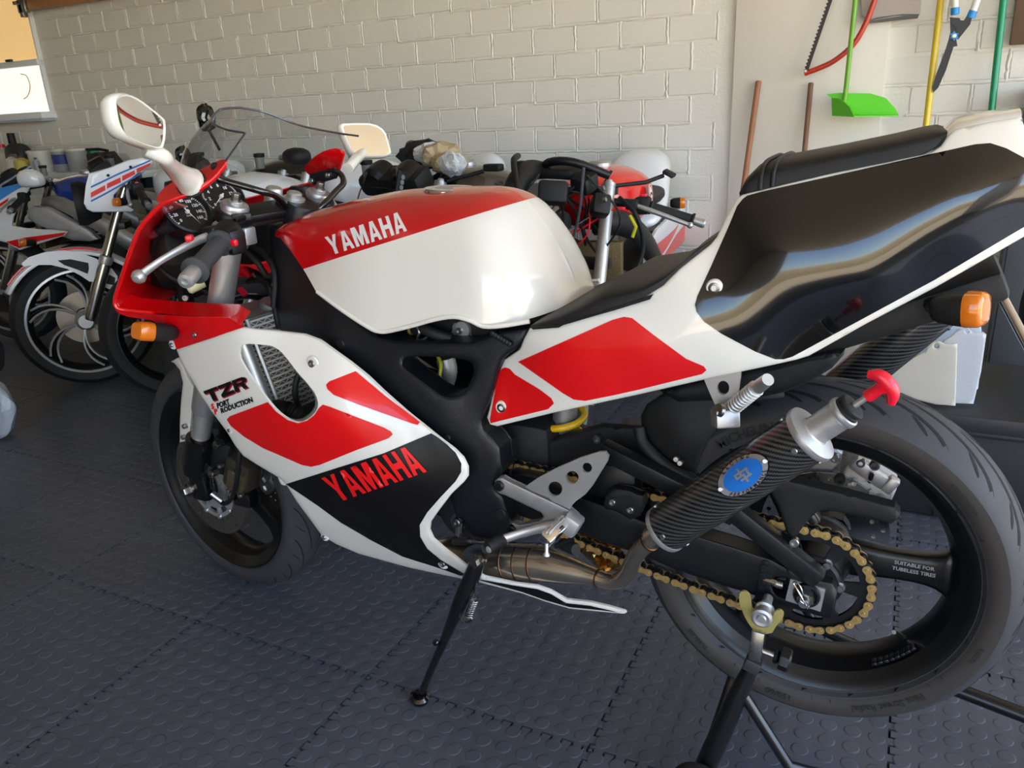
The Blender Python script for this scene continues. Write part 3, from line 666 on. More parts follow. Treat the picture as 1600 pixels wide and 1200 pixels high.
rev('ignition_lock', [(0, .012), (.014, .012), (.017, .008), (.019, -.02)], (cap_l+cap_r)/2+V((-.02, 0.01, .012)), (.3, 0, .95), ALU, TY_, n=24)
bolt('yoke_bolt', at(373, 342, -.135), (.4, -.9, 0), .007, BLKS, TY_, h=.02)
bar('yoke_lug', at(362, 340, -.128), at(392, 338, -.10), .016, .014, BLKS, TY_)
# ---- handlebars
def clip(s, pin, pout, c, lever_pts):
    d = (pout-pin).normalized(); L = (pout-pin).length
    H = tube('handlebar', [c+d*.01, pin, pin+d*.01], .0115, BLKS, BK, n=14)
    dl = (BOT[s]-(cap_l if s < 0 else cap_r)).normalized()
    rev('handlebar_clamp', [(.0255, -.019), (.034, -.019), (.036, -.016), (.036, .016), (.034, .019), (.0255, .019)], c, dl, ALUC, H, n=28)
    box('clamp_lug', c+V((.034, -.006*s, 0)), (.03, .03, .034), ALUC, H, bev=.004); bolt('clamp_bolt', c+V((.04, -.02, .008)), (0, -1, 0), .005, BOLT, H); bolt('clamp_bolt', c+V((.04, -.02, -.009)), (0, -1, 0), .005, BOLT, H)
    rev('grip', [(0, 0), (.016, 0), (.024, .002), (.024, .008), (.017, .010), (.0165, .02), (.0165, L-.02), (.017, L-.014), (.0225, L-.012), (.0235, L-.004), (.017, L), (0, L)], pin, d, mat('grip_rubber', (58, 60, 63), .6, bump=(900, .3)), H, n=24)
    rev('bar_end', [(.013, L-.002), (.0135, L+.004), (.0135, L+.030), (.012, L+.036), (.006, L+.037), (.005, L+.034), (0, L+.034)], pin, d, ALU, H, n=24)
    g = revgeo([(.021, -.045), (.0255, -.042), (.0265, -.03), (.0265, -.006), (.0245, .0), (.018, .0)], pin, d, 20)[:2]
    box('switch_body', pin-d*.022+V((.012, 0, -.008)), (.04, .04, .045), BLKS, H, bev=.009); join('switch_housing', [g], BLKS, H)
    box('switch_red', pin-d*.012+V((.032, -.008, -.004)), (.012, .010, .012), REDP, H, bev=.003)
    LV = tube('lever', lever_pts[0], lever_pts[1], ALU, H, n=12, curve=5, flat=.6, udir=(0, -.3, 1))
    e = lever_pts[0][-1]; rev('lever_ball', [(0, -.0115), (.006, -.0105), (.0105, -.006), (.012, 0), (.0105, .006), (.006, .0105), (0, .0115)], e, d, ALU, H, n=18)
    return H
cl = cap_l+(BOT[-1]-cap_l).normalized()*.062
H = clip(-1, at(346, 378, -.215), at(303, 425, -.325), cl, ([at(352, 362, -.19), at(318, 372, -.235), at(285, 388, -.29), at(250, 408, -.335), at(217, 432, -.365)], [.0075, .008, .007, .0062, .0075]))
box('clutch_perch', at(338, 362, -.205), (.03, .045, .022), BLKS, H, bev=.006); box('perch_red_tab', at(296, 372, -.272), (.012, .018, .011), REDP, H, R=Matrix.Rotation(.6, 3, 'Z'), bev=.003)
tube('clutch_cable', [at(264, 357, -.17), at(250, 365, -.17), at(240, 385, -.16), at(245, 410, -.14), at(262, 430, -.12), at(300, 450, -.09)], .0055, BLKM, H, n=8, curve=5)
rev('cable_adjuster', [(0, 0), (.012, .0), (.012, .018), (.0085, .02), (.0085, .034), (0, .034)], at(268, 352, -.17), (-.75, -.2, -.3), BLKM, H, n=14); rev('cable_ferrule', [(.0075, .03), (.0075, .05), (.006, .055)], at(268, 352, -.17), (-.75, -.2, -.3), BOLT, H, n=14)
cr = cap_r+(BOT[1]-cap_r).normalized()*.062; pr = V((cap_r.x+.03, .21, cl.z-.005)); po = V((cap_r.x+.06, .325, cl.z-.03))
clip(1, pr, po, cr, ([pr+V((-.045, .0, .004)), pr+V((-.05, .06, 0)), po+V((-.075, .02, 0))], [.0075, .008, .007]))
# brake reservoir on the right
rc = at(470, 300, .165); RS = rev('brake_reservoir', [(0, -.05), (.0185, -.05), (.019, -.04), (.019, -.006), (.022, -.004)], rc, (0, 0, 1), mat('fluid_pot', (222, 220, 205), .3, trans=.3), BK, n=24)
rev('reservoir_cap', [(.0215, -.006), (.0225, -.003), (.0225, .012), (.021, .014), (0, .014)], rc, (0, 0, 1), BLKS, RS, n=24); rev('reservoir_clamp', [(.0195, -.024), (.0215, -.024), (.0215, -.014), (.0195, -.014)], rc, (0, 0, 1), STEEL, RS, n=24)
box('reservoir_bracket', rc+V((-.01, -.02, -.03)), (.012, .01, .05), BLKS, RS)
# fairing stay: black tube round behind the clocks
stay = [at(330, 276, -.16), at(345, 281, -.14), at(405, 298, -.10), at(432, 307, -.06), at(452, 327, -.02), at(466, 334, .0), at(497, 326, .04), at(526, 298, .10), at(537, 285, .13), at(530, 270, .14), at(512, 268, .14)]
FS = tube('fairing_stay', stay, .0065, BLKG, BK, n=10, curve=4)
SP = plate('stay_bracket', [(484, 272), (522, 262), (527, 270), (524, 279), (490, 289), (483, 282)], .135, .006, BLKS, FS, step=8)
for q in ((487, 283), (513, 274)): bolt('bolt', at(*q, .134), (0, -1, .2), .006, BOLT, FS)
# wiring and dark works behind the forks
BUN = [([(-1.14, -.02, .88), (-1.10, .03, .80), (-1.05, .02, .72)], .016), ([(-1.2, .05, .86), (-1.12, .07, .80), (-1.06, .06, .70)], .02)]
for px in (([(385, 395, -.06), (402, 410, -.06), (418, 432, -.06), (432, 428, -.07), (428, 470, -.08), (436, 512, -.09)]), ([(385, 380, -.04), (410, 395, -.05), (425, 415, -.07), (430, 440, -.08), (427, 480, -.09)]), ([(262, 420, -.06), (290, 440, -.06), (320, 455, -.04), (345, 470, -.02)]), ([(388, 440, .0), (400, 436, -.02), (412, 440, -.03), (424, 455, -.04)]), ([(385, 420, .02), (402, 428, -.02), (420, 448, -.05), (430, 475, -.06)])):
    tube('wiring_loom', [at(*q) for q in px], .006, BLKM, BK, n=8, curve=5)
for (x, y, Y) in ((392, 402, -.01), (386, 426, -.01), (379, 456, 0), (402, 432, -.02)):
    box('wire_connector', at(x, y, Y), (.022, .012, .009), REDP if x != 402 else BOLT, BK, R=Matrix.Rotation(.8, 3, 'Y'), bev=.002)
hs = BUN[0][0]; rev('headstock', [(.03, -.12), (.034, -.11), (.034, .10), (.03, .11)], (-1.045, 0, .84), (.36, 0, .93), FRAME, BK, n=24)
box('electrics_box', (-1.17, .03, .86), (.08, .14, .08), BLKM, BK, bev=.012); box('airbox_front', (-.93, 0, .80), (.16, .10, .12), BLKM, BK, bev=.03)
box('horn_bracket', at(290, 462, -.06), (.02, .03, .06), BLKM, BK, bev=.004); bolt('bracket_bolt', at(290, 465, -.085), (.5, -.8, 0), .007, BOLT, BK.children[-1])
rev('yellowed_plug', [(0, 0), (.012, 0), (.014, .03), (.01, .035), (0, .036)], at(318, 440, -.10), (-.4, -.6, -.2), mat('aged_nylon', (212, 204, 160), .5), BK, n=14)
# front indicator
I0 = at(275, 520, -.205); I1 = at(212, 517, -.285)
def indicator(a, b, r, parent):
    d = (b-a).normalized(); L = (b-a).length; up = V((0, 0, 1)); s = d.cross(up).normalized(); u = s.cross(d)
    def ring(t, sx, sz): return [a+d*(L*t)+(s*cos(k*PI/8)*sx*(abs(cos(k*PI/8))**-.35 if abs(cos(k*PI/8)) > .05 else 1)+u*sin(k*PI/8)*sz*(abs(sin(k*PI/8))**-.35 if abs(sin(k*PI/8)) > .05 else 1))*1 for k in range(16)]
    I = loft('indicator_light', [ring(0, r*.5, r*.45), ring(.06, r*.75, r*.7), ring(.2, r*.95, r*.86), ring(.5, r*1.05, r*.95), ring(.66, r*1.08, r*.98)], BLKM, parent, ang=50)
    loft('lens', [ring(.66, r*1.09, r), ring(.70, r*1.1, r*1.01), ring(.92, r*1.06, r*.97), ring(.99, r*.9, r*.82), ring(1.0, r*.6, r*.55)], ORANGE, I, ang=50)
    return I
indicator(I0, I1, .0185, BK); indicator(V((I0.x, -I0.y, I0.z)), V((I1.x, -I1.y, I1.z)), .0185, BK)
# ---- tank: sections along the bike
ridge = [(450, 352), (462, 345), (500, 327), (562, 310), (627, 297), (657, 294), (725, 291), (775, 291), (792, 294), (812, 303), (828, 316), (845, 338), (858, 356), (876, 388), (890, 416), (899, 440)]
R3 = [at(x, y, 0.0) for x, y in ridge]
lowp = [(440, 372, -.075), (456, 390, -.09), (476, 421, -.112), (496, 457, -.135), (535, 486, -.155), (575, 512, -.165), (592, 519, -.167), (610, 518, -.167), (647, 509, -.167), (680, 500, -.167), (710, 496, -.167), (735, 502, -.167), (755, 511, -.166), (785, 510, -.163), (827, 503, -.155), (860, 495, -.14), (900, 480, -.12), (930, 470, -.10)]
L3 = [at(*q) for q in lowp]
def interp(P, x, k):
    for a, b in zip(P, P[1:]):
        if a.x <= x <= b.x: t = (x-a.x)/(b.x-a.x); return a[k]+(b[k]-a[k])*t
    return P[0][k] if x < P[0].x else P[-1][k]
X0 = R3[0].x-.0; X1 = R3[-1].x
rings = []; NT = 40
for i in range(NT+1):
    t = i/NT; x = X0+(X1-X0)*(.5-.5*cos(PI*t))*.6+(X1-X0)*t*.4
    zt = interp(R3, x, 2); zb = interp(L3, x, 2); yb = -interp(L3, x, 1); h = zt-zb
    e = min(1, (i+.0)/5); wmax = yb+.008*sin(PI*t)
    rear = max(0, (t-.72)/.28); wmax *= 1-.42*rear**2.2
    front = max(0, (.16-t)/.16); wmax *= 1-.45*front**1.6
    ring = []
    for k in range(29):
        u = k/28; a = u*PI   # left bottom -> top -> right bottom
        # vertical position and half width along the section
        s = abs(1-2*u); zz = zb+h*(1-s**2.6)**(1/1.7) if s < 1 else zb
        v = (zz-zb)/h
        yy = wmax*(1-v**3.4)**(1/2.6) if v < 1 else 0
        knee = .013*math.exp(-((t-.50)/.27)**8)*math.exp(-((v-.36)/.36)**8)
        top = .02*math.exp(-((t-.5)/.5)**2)*max(0, v-.72)
        yy = max(0, yy-knee-.05*max(0, v-.3)*min(1, t*3)*.6)
        sgn = -1 if u < .5 else 1
        if abs(u-.5) < 1e-6: yy = 0
        ring.append(V((x, sgn*yy, zz)))
    rings.append(ring)
endR = rings[-1]; endL = rings[0]; cR = sum(endR, V())/29-V((0, 0, .045)); cLf = sum(endL, V())/29
rings = [[cLf+(q-cLf)*s_+V((-d_, 0, 0)) for q in endL] for (s_, d_) in ((.03, .013), (.4, .012), (.75, .010), (.93, .005))]+rings+[[cR+(q-cR)*s_+V((d_, 0, 0)) for q in endR] for (s_, d_) in ((.93, .005), (.75, .010), (.4, .012), (.03, .013))]
pa = at(475, 420, -.118); pb = at(825, 311, -.03)
sl = (pb.z-pa.z)/(pb.x-pa.x)
TP = two_tone('tank_paint', (230, 227, 218), (196, 6, 14), -sl, -(pa.z-sl*pa.x), 1.0)
TANK = loft('fuel_tank', rings, TP, BK, closed=False, caps=False, ang=60)
tt = bvh(TANK)
word('lettering', 'YAMAHA', [(508, 371), (627, 331), (637, 361), (519, 399)], tt, WTXT, TANK, off=.0016, step=6, gap=.16)
# rolled seam along the bottom of the tank
seam = [at(x, y-1, Y-.002) for x, y, Y in lowp[3:15]]; tube('tank_seam', seam, .004, WHITE, TANK, n=8, curve=3); tube('tank_seam', [V((q.x, -q.y, q.z)) for q in seam], .004, WHITE, TANK, n=8, curve=3)
fc = at(703, 289, 0.0); rev('filler_ring', [(.032, .003), (.046, .0025), (.049, .0), (.049, -.006)], fc+V((0, 0, -.007)), (.04, 0, 1), CHR, TANK, n=32); rev('filler_cap', [(0, .004), (.026, .0035), (.031, .002), (.031, -.003)], fc-V((0, 0, .007)), (.04, 0, 1), ALU, TANK, n=28)
# ---- black twin-spar frame
frf = tps([(418, 352, -.05), (455, 380, -.075), (490, 440, -.115), (545, 500, -.14), (640, 533, -.15), (735, 535, -.15), (826, 514, -.14), (785, 560, -.15), (752, 655, -.158), (783, 720, -.16), (795, 805, -.16), (740, 835, -.16), (715, 800, -.168), (660, 690, -.17), (580, 620, -.165), (500, 560, -.145), (440, 517, -.10), (427, 457, -.075), (520, 530, -.158), (620, 600, -.172), (700, 660, -.176)])
FRO = [(421, 350), (440, 352), (470, 390), (500, 440), (550, 494), (590, 524), (620, 531), (660, 533), (735, 535), (757, 527), (772, 518), (826, 512), (817, 540), (795, 553), (785, 562), (777, 582), (767, 620), (753, 655), (756, 671), (772, 687), (781, 700), (783, 720), (786, 738), (777, 746), (770, 756), (773, 765), (785, 775), (794, 802), (800, 815), (795, 832), (778, 846), (742, 838), (715, 812), (700, 770), (668, 720), (620, 680), (560, 640), (505, 590), (465, 558), (441, 518), (430, 500), (426, 480), (427, 457), (432, 430), (427, 410), (421, 380)]
TRI = [(628, 566), (637, 557), (685, 557), (730, 562), (741, 571), (740, 586), (732, 605), (719, 617), (702, 620), (688, 616), (660, 595), (631, 574)]
FR = shell('frame_spar', FRO, frf, FRAME, BK, step=13, th=.045, rnd=(8, .006), holes=[TRI]); mirror(FR, 'frame_spar', BK)
for (x, y, r) in ((533, 537, .009), (700, 684, .006), (783, 803, .011)): bolt('frame_plug', on(x, y, frf)+V((0, .001, 0)), (0, -1, 0), r, BLKM, FR, socket=False)
tf2 = bvh(FR)
for i in range(7):     # weld bead on the rear bracket
    a = at(769+i*4.4, 521+i*2.7, -.152); rev('weld_bead', [(0, .003), (.0045, .0015), (.0055, -.002)], a, (0, -1, .2), FRAME, FR, n=8)
# ---- seat
def sheet_loft(name, left, m, parent, th=.03, flat=.0):
    """left: list of (top point, edge point) pairs; closed cushion across the bike"""
    rings = []
    for (tp, ed) in left:
        w = abs(ed.y); h = tp.z-ed.z; ring = []
        for k in range(17):
            a = -PI/2+PI*k/16; s = sin(a); c = cos(a); ring.append(V((tp.x+(ed.x-tp.x)*abs(s)**2, w*math.copysign(abs(s)**.55, s), ed.z+h*abs(c)**.5)))
        for k in range(1, 8): ring.append(V((ed.x, w*(1-k/4), ed.z-th*.3)))
        rings.append(ring)
    return loft(name, rings, m, parent, ang=50)
seat_top = [(829, 500, -.0), (850, 470), (868, 452), (900, 433), (962, 427), (1025, 413), (1060, 398), (1082, 376), (1105, 367), (1121, 366)]
seat_bot = [(828, 513, -.160), (870, 509, -.165), (905, 500, -.168), (940, 488, -.168), (1000, 468, -.162), (1037, 446, -.152), (1062, 420, -.142), (1087, 400, -.130), (1108, 383, -.120), (1120, 371, -.112)]
prs = []
for k in range(10):
    ed = at(*seat_bot[k]); tpx = at(seat_top[k][0], seat_top[k][1], -.10 if k < 6 else -.08); prs.append((V((ed.x+.0, 0, max(ed.z+.006, tpx.z))), ed))
sheet_loft('rider_seat', prs, VINYL, BK)
plate('seat_lower_trim', [(829, 512), (872, 508), (940, 487), (1000, 467), (1020, 460), (1015, 468), (960, 485), (935, 492), (880, 508), (873, 512), (833, 515)], 0, .004, BLKM, BK, step=10, fn=tps([(829, 512, -.166), (940, 488, -.172), (1020, 460, -.162), (880, 508, -.171)]))
# ---- tail
tail = tps([(765, 662, -.150), (788, 561, -.135), (826, 514, -.158), (900, 570, -.172), (1000, 540, -.174), (1100, 500, -.168), (1000, 468, -.158), (1120, 370, -.118), (1160, 303, -.104), (1320, 266, -.098), (1453, 239, -.094), (1596, 183, -.072), (1350, 350, -.138), (1500, 300, -.124), (1200, 450, -.158), (1350, 440, -.148), (1208, 564, -.150), (1460, 448, -.112), (1600, 362, -.092), (1600, 280, -.108), (1105, 592, -.162), (1264, 553, -.135), (865, 645, -.163), (1000, 616, -.165), (1062, 420, -.146), (1200, 380, -.145), (1450, 340, -.132)])
TO = [(761, 652), (767, 630), (772, 601), (780, 578), (788, 562), (812, 546), (820, 527), (828, 513), (872, 509), (937, 488), (1000, 467), (1037, 445), (1062, 420), (1087, 400), (1110, 382), (1120, 370), (1134, 342), (1150, 313), (1160, 304), (1176, 300), (1320, 266), (1453, 239), (1470, 228), (1480, 213), (1493, 202), (1547, 191), (1590, 184), (1597, 184), (1601, 200), (1612, 225), (1645, 262), (1650, 330), (1600, 370), (1460, 450), (1355, 505), (1264, 556), (1245, 562), (1200, 572), (1105, 592), (1000, 616), (865, 645), (777, 666), (766, 663)]
TL = shell('tail_cover', TO, tail, WHITE, BK, step=15, th=.004, rnd=(6, .0035)); tl = bvh(TL)
TR_ = mirror(TL, 'tail_cover', BK)
decal('black_graphic', [(1161, 311), (1168, 306), (1190, 300), (1523, 226), (1547, 224), (1572, 232), (1600, 247), (1638, 270), (1640, 334), (1600, 354), (1460, 437), (1264, 543), (1238, 557), (1224, 561), (1211, 561), (1180, 549), (1127, 521), (1100, 502), (1089, 488), (1086, 476), (1090, 462), (1110, 419), (1138, 356), (1152, 322)], tl, BLKG, TL, step=13, off=.0008)
decal('red_graphic', [(781, 582), (785, 576), (790, 574), (797, 576), (805, 585), (842, 607), (862, 622), (866, 630), (857, 639), (800, 653), (767, 661), (766, 655), (775, 605)], tl, REDG, TL)
decal('red_graphic', [(810, 565), (880, 534), (957, 500), (975, 495), (988, 497), (1020, 522), (1072, 560), (1100, 572), (1104, 578), (1097, 584), (1000, 608), (960, 617), (915, 626), (897, 624), (880, 614)], tl, REDG, TL)
for (x, y, Yo) in ((784, 637, 0), (1116, 450, 0)):
    c = on(x, y, tail); rev('screw_washer', [(.0075, .0025), (.0105, .002), (.0125, -.001), (.0125, -.004)], c, (0, -1, 0), WHITE, TL, n=24); bolt('screw', c+V((0, -.001, 0)), (0, -1, 0), .0082, STEEL, TL, h=.002)
# top skin between both tail covers
edge = [(1120, 370), (1134, 342), (1150, 313), (1160, 304), (1320, 266), (1453, 239), (1480, 213), (1493, 202), (1547, 191), (1597, 184)]
rows = []
for q in edge:
    w = on(*q, tail)+V((0, .006, 0)); rows.append([V((w.x, w.y*cos(k*PI/8) if k else w.y, w.z+(.012*sin(k*PI/8) if q[0] > 1150 else 0)-.0005)) for k in range(9)])
loft('tail_top', rows, WHITE, BK, closed=False, caps=False)
w = on(1597, 186, tail); v = on(1645, 330, tail)
mk('tail_end', [w, V((w.x, -w.y, w.z)), V((v.x, -v.y, v.z)), v, V((w.x-.06, w.y, w.z-.02)), V((w.x-.06, -w.y, w.z-.02))], [[0, 1, 2, 3]], BLKM, BK, smooth=False)
# pillion pad with strap
pad_top = [(1156, 292), (1160, 271), (1173, 256), (1192, 251), (1216, 246), (1300, 231), (1390, 213), (1450, 201), (1477, 198), (1483, 203)]; pad_bot = [(1155, 303, -.10), (1162, 302, -.103), (1176, 299, -.104), (1195, 295, -.104), (1215, 290, -.104), (1300, 270, -.1), (1390, 252, -.098), (1440, 241, -.095), (1462, 229, -.092), (1480, 209, -.088)]
prs = []
for a, b in zip(pad_top, pad_bot):
    ed = at(*b); tp = at(a[0], a[1], -.055); prs.append((V((ed.x, 0, max(ed.z+.003, tp.z))), ed))
PAD = sheet_loft('pillion_pad', prs, VINYL, BK)
def strap(px0, px1, name):
    a = at(*px0, -.055); pts = []
    for k in range(15):
        an = -PI/2+PI*k/14; ed = at(*px1, -.106); pts.append(V((a.x+(ed.x-a.x)*abs(sin(an))**2, (abs(ed.y)+.001)*math.copysign(abs(sin(an))**.55, sin(an)), ed.z+(a.z-ed.z+.0025)*abs(cos(an))**.5)))
    return tube(name, pts, .0035, VINYL, PAD, n=8)
strap((1200, 253), (1188, 296), 'pad_piping'); strap((1218, 250), (1207, 291), 'pad_piping')
# under tray and number plate hanger below the tail
UT = plate('under_tray', [(1030, 610), (1100, 592), (1200, 571), (1262, 555), (1320, 546), (1318, 555), (1300, 575), (1265, 597), (1225, 613), (1190, 620), (1130, 625), (1060, 628)], -.10, .012, BLKM, BK, step=12, rnd=(10, .02))
box('under_tail', (.06, 0, .80), (.30, .16, .04), BLKM, BK, R=Matrix.Rotation(-.42, 3, 'Y'), bev=.01)
# rear indicator
indicator(at(1457, 480, -.100), at(1541, 484, -.122), .0225, BK); indicator(V((.135, .085, .835)), V((.16, .15, .83)), .030, BK)
tube('indicator_stalk', [at(1458, 480, -.086), V((.10, -.03, .84)), V((.10, .03, .84))], .010, BLKM, BK, n=10)
# ---- radiator behind the duct
fa, fb = at(405, 535, -.155), at(500, 660, -.10)
def quadP(u, v): # u along width (front left edge -> inner), v down
    a = at(386, 530, -.165); c = at(428, 640, -.160); return (a+V((.02, .31, 0))*u).lerp(c+V((.02, .31, 0))*u, v)
core = mat('radiator_core', (104, 102, 97), .5, metal=.3, bump=(400, .5))
gq = [quadP(0, -.25), quadP(1, -.25), quadP(1, 1.15), quadP(0, 1.15)]; nrm = (gq[1]-gq[0]).cross(gq[3]-gq[0]).normalized()
if nrm.dot(CAM-gq[0]) < 0: nrm = -nrm
RAD = mk('radiator', gq+[q-nrm*.03 for q in gq], [[0, 1, 2, 3], [7, 6, 5, 4], [0, 4, 5, 1], [1, 5, 6, 2], [2, 6, 7, 3], [3, 7, 4, 0]], core, BK, smooth=False)
for i in range(19):
    v = -.2+i*.072; g = bargeo(quadP(0, v)+nrm*.002, quadP(1, v)+nrm*.002, .0035, .005, nrm, 0); mk('radiator_tube', g[0], g[1], mat('radiator_tube', (214, 212, 206), .4, metal=.3), RAD, smooth=False)
for s in range(18):
    pts = []
    v0 = -.2+s*.072
    for k in range(31): pts.append(quadP(k/30, v0+.012+(.05 if k % 2 else 0))+nrm*.0005)
    g = tubegeo(pts, .0011, 4, caps=False); f = mk('cooling_fin', g[0], g[1], MATS['radiator_tube'], RAD, smooth=False)
loft('radiator_tank', [[quadP(-.01, v)+nrm*(.006+.016*cos(a))+(quadP(0, v)-quadP(1, v)).normalized()*(.016+.016*sin(a)) for a in [k*PI/6 for k in range(12)]] for v in (-.3, 0, .4, .8, 1.1)], ALU, RAD)
tube('radiator_seam', [quadP(.02, -.25+i*.07)+nrm*.012 for i in range(20)], .0045, ALUC, RAD, n=6)
tube('coolant_hose', [at(470, 575, -.14), at(462, 600, -.15), at(462, 622, -.15), at(470, 645, -.13)], .006, BLKM, BK, n=8, curve=4)
HS = tube('ribbed_hose', [at(428, 640, -.19), at(445, 642, -.17), at(466, 650, -.16), at(490, 668, -.14)], .019, CARBON if False else BLKM, BK, n=14, curve=6)
for i in range(12):
    P = catmull([at(428, 640, -.19), at(445, 642, -.17), at(466, 650, -.16), at(490, 668, -.14)], 6); j = min(len(P)-2, i+2); d = P[j+1]-P[j]
    rev('hose_rib', [(.019, -.0012), (.0208, 0), (.019, .0012)], P[j], d, BLKM, HS, n=16)
# ---- wheels
def tyre(name, c, prof, parent, rz, m=TYRE):
    o = rev(name, prof, (0, 0, 0), (0, 1, 0), m, parent, n=96, ang=28, uref=(1, 0, 0)); return o
def lerpprof(P, r):  # y -> radius on the tread side
    pass
def wheel(parent, c, rz, R, W, rr, tread, rname, spoke_a, sw, label_text):
    root = rev(rname, [(rr, -W), (rr-.004, -W-.0025), (rr-.010, -W), (rr-.016, -W+.006), (rr-.028, -W*.72), (rr-.030, -W*.62), (rr-.037, -W*.42), (rr-.040, -W*.2), (rr-.040, W*.2), (rr-.037, W*.42), (rr-.030, W*.62), (rr-.028, W*.72), (rr-.016, W-.006), (rr-.010, W), (rr-.004, W+.0025), (rr, W), (rr-.008, W*.8), (rr-.022, 0), (rr-.008, -W*.8)], (0, 0, 0), (0, 1, 0), RIMB, parent, n=96, closed=True, ang=30)
    root.location = c; root.rotation_euler = (0, 0, rz)
    rev('wheel_hub', [(.022, -.055), (.034, -.052), (.04, -.04), (.055, -.022), (.058, 0), (.055, .022), (.04, .04), (.034, .052), (.022, .055)], (0, 0, 0), (0, 1, 0), RIMB, root, n=32)
    for a in spoke_a:
        d = V((cos(a), 0, sin(a))); s = V((-sin(a), 0, cos(a))); rings = []
        for (r, w, h) in ((.035, sw*1.25, .022), (.07, sw*.95, .019), (.12, sw*.8, .016), (.165, sw*.85, .016), (.185, sw*1.15, .019), (rr-.034, sw*1.8, .024)):
            rings.append([d*r+s*(w*sx)+V((0, h*sy, 0)) for (sx, sy) in ((-1, -.6), (-.8, -1), (.8, -1), (1, -.6), (1, .6), (.8, 1), (-.8, 1), (-1, .6))])
        subsurf(loft('spoke', rings, RIMB, root, ang=60))
    prof = [(rr-.004, -W-.001)]+[(r, -y) for y, r in tread[::-1]]+[(r, y) for y, r in tread[1:]]+[(rr-.004, W+.001)]
    t = rev('tyre', prof, (0, 0, 0), (0, 1, 0), TYRE, root, n=96, ang=24, closed=True)
    return root, t
def ribbon(path, w, c, f, off):
    """thin groove strip following path of (theta, y); f(y)->radius"""
    vs = []; fs = []; P = [V((a*.3, y)) for a, y in path]; n = len(P)
    for i in range(n):
        t = (P[min(n-1, i+1)]-P[max(0, i-1)]).normalized(); nn = V((-t.y, t.x)); ww = w*(min(1, .35+min(i, n-1-i)*.5))
        for s in (-1, 1):
            q = P[i]+nn*(ww*s); a = q.x/.3; r = f(q.y)+off; vs.append(V((r*cos(a), q.y, r*sin(a))))
        if i: fs.append([2*i-2, 2*i-1, 2*i+1, 2*i])
    return vs, fs
def radf(tread):
    Y = [q[0] for q in tread]; Rr = [q[1] for q in tread]
    return lambda y: float(np.interp(abs(y), Y, Rr))
rt = [(0, .2988), (.012, .2982), (.024, .2962), (.036, .2928), (.048, .2878), (.058, .2818), (.0655, .2755), (.0715, .2695), (.0735, .266), (.0742, .258), (.0728, .248), (.067, .237), (.060, .232)]
RW, RT = wheel(BK, (0, 0, ZR), 0, .2988, .058, .233, rt, 'rear_wheel', (.02, .02+2*PI/3, .02+4*PI/3), .030, '')
f = radf(rt); gv = []; N = 20
for k in range(N):
    a0 = 2*PI*k/N
    for s in (1, -1):
        gv.append(ribbon([(a0+s*.0+.0+.62*(t**1.7), s*(.070-.066*t)) for t in [i/14 for i in range(15)]], .0029, None, f, .0004))
        gv.append(ribbon([(a0+.14+.10*t, s*(.058-.020*t)) for t in [i/6 for i in range(7)]], .0026, None, f, .0004))
join('tread_grooves', gv, GROOVE, RT)
sv, sf = [], []
sw_ = rev('sidewall_band', [(.2655, -.07395), (.266, -.0742), (.258, -.0748), (.248, -.0734), (.240, -.0690), (.236, -.0655)], (0, 0, 0), (0, 1, 0), SIDEW, RT, n=96, ang=60, caps=False)
def ring_text(s, r, a, h, Y, parent, fl=1):
    vs, fs, asp = text2d(s, .02); w = asp*h; q = []
    for v in vs:
        an = a-fl*(v.x-.5)*w/r; rr = r+fl*(v.y-.5)*h; q.append(V((rr*cos(an), Y-.0006*0, rr*sin(an))))
    return mk('lettering', q, [f_[::-1] for f_ in fs], SWTXT, parent, smooth=False)
for s, a, h in (('Pilot Street Radial', -1.02, .012), ('150/60', -1.72, .012), ('MICHELIN', 2.06, .016), ('TUBELESS', -2.35, .008), ('RADIAL', -.35, .007), ('REINFORCED', .72, .007)): ring_text(s, .252, a, h, -.0752, RT)
for a in (-2.05, -1.86, -1.5, -1.38, -.72, -.62, 1.05, 1.3, .45):
    g = bargeo((.240*cos(a), -.0712, .240*sin(a)), (.264*cos(a), -.0745, .264*sin(a)), .0008, .0012, (0, 1, 0), 0); mk('sidewall_rib', g[0], g[1], SWTXT, RT)
# spoke lettering and valve
text_at('lettering', 'SUITABLE FOR', (.142, -.0175, .014), (1, 0, 0), (0, 0, 1), .0065, mat('cast_letters', (150, 150, 150), .5), RW); text_at('lettering', 'TUBELESS TIRES', (.142, -.0175, .003), (1, 0, 0), (0, 0, 1), .0065, MATS['cast_letters'], RW)
# balance weights
for k in range(8):
    a = -1.02+k*.05; box('balance_weight', (.199*cos(a), -.030, .199*sin(a)), (.009, .02, .005), DSTEEL, RW, R=Matrix.Rotation(-a+PI/2, 3, 'Y'), bev=.001)
tube('valve', [(.19*cos(-.72), -.01, .19*sin(-.72)), (.172*cos(-.72), -.018, .172*sin(-.72)), (.165*cos(-.70), -.03, .165*sin(-.70))], .0035, BOLT, RW, n=8)
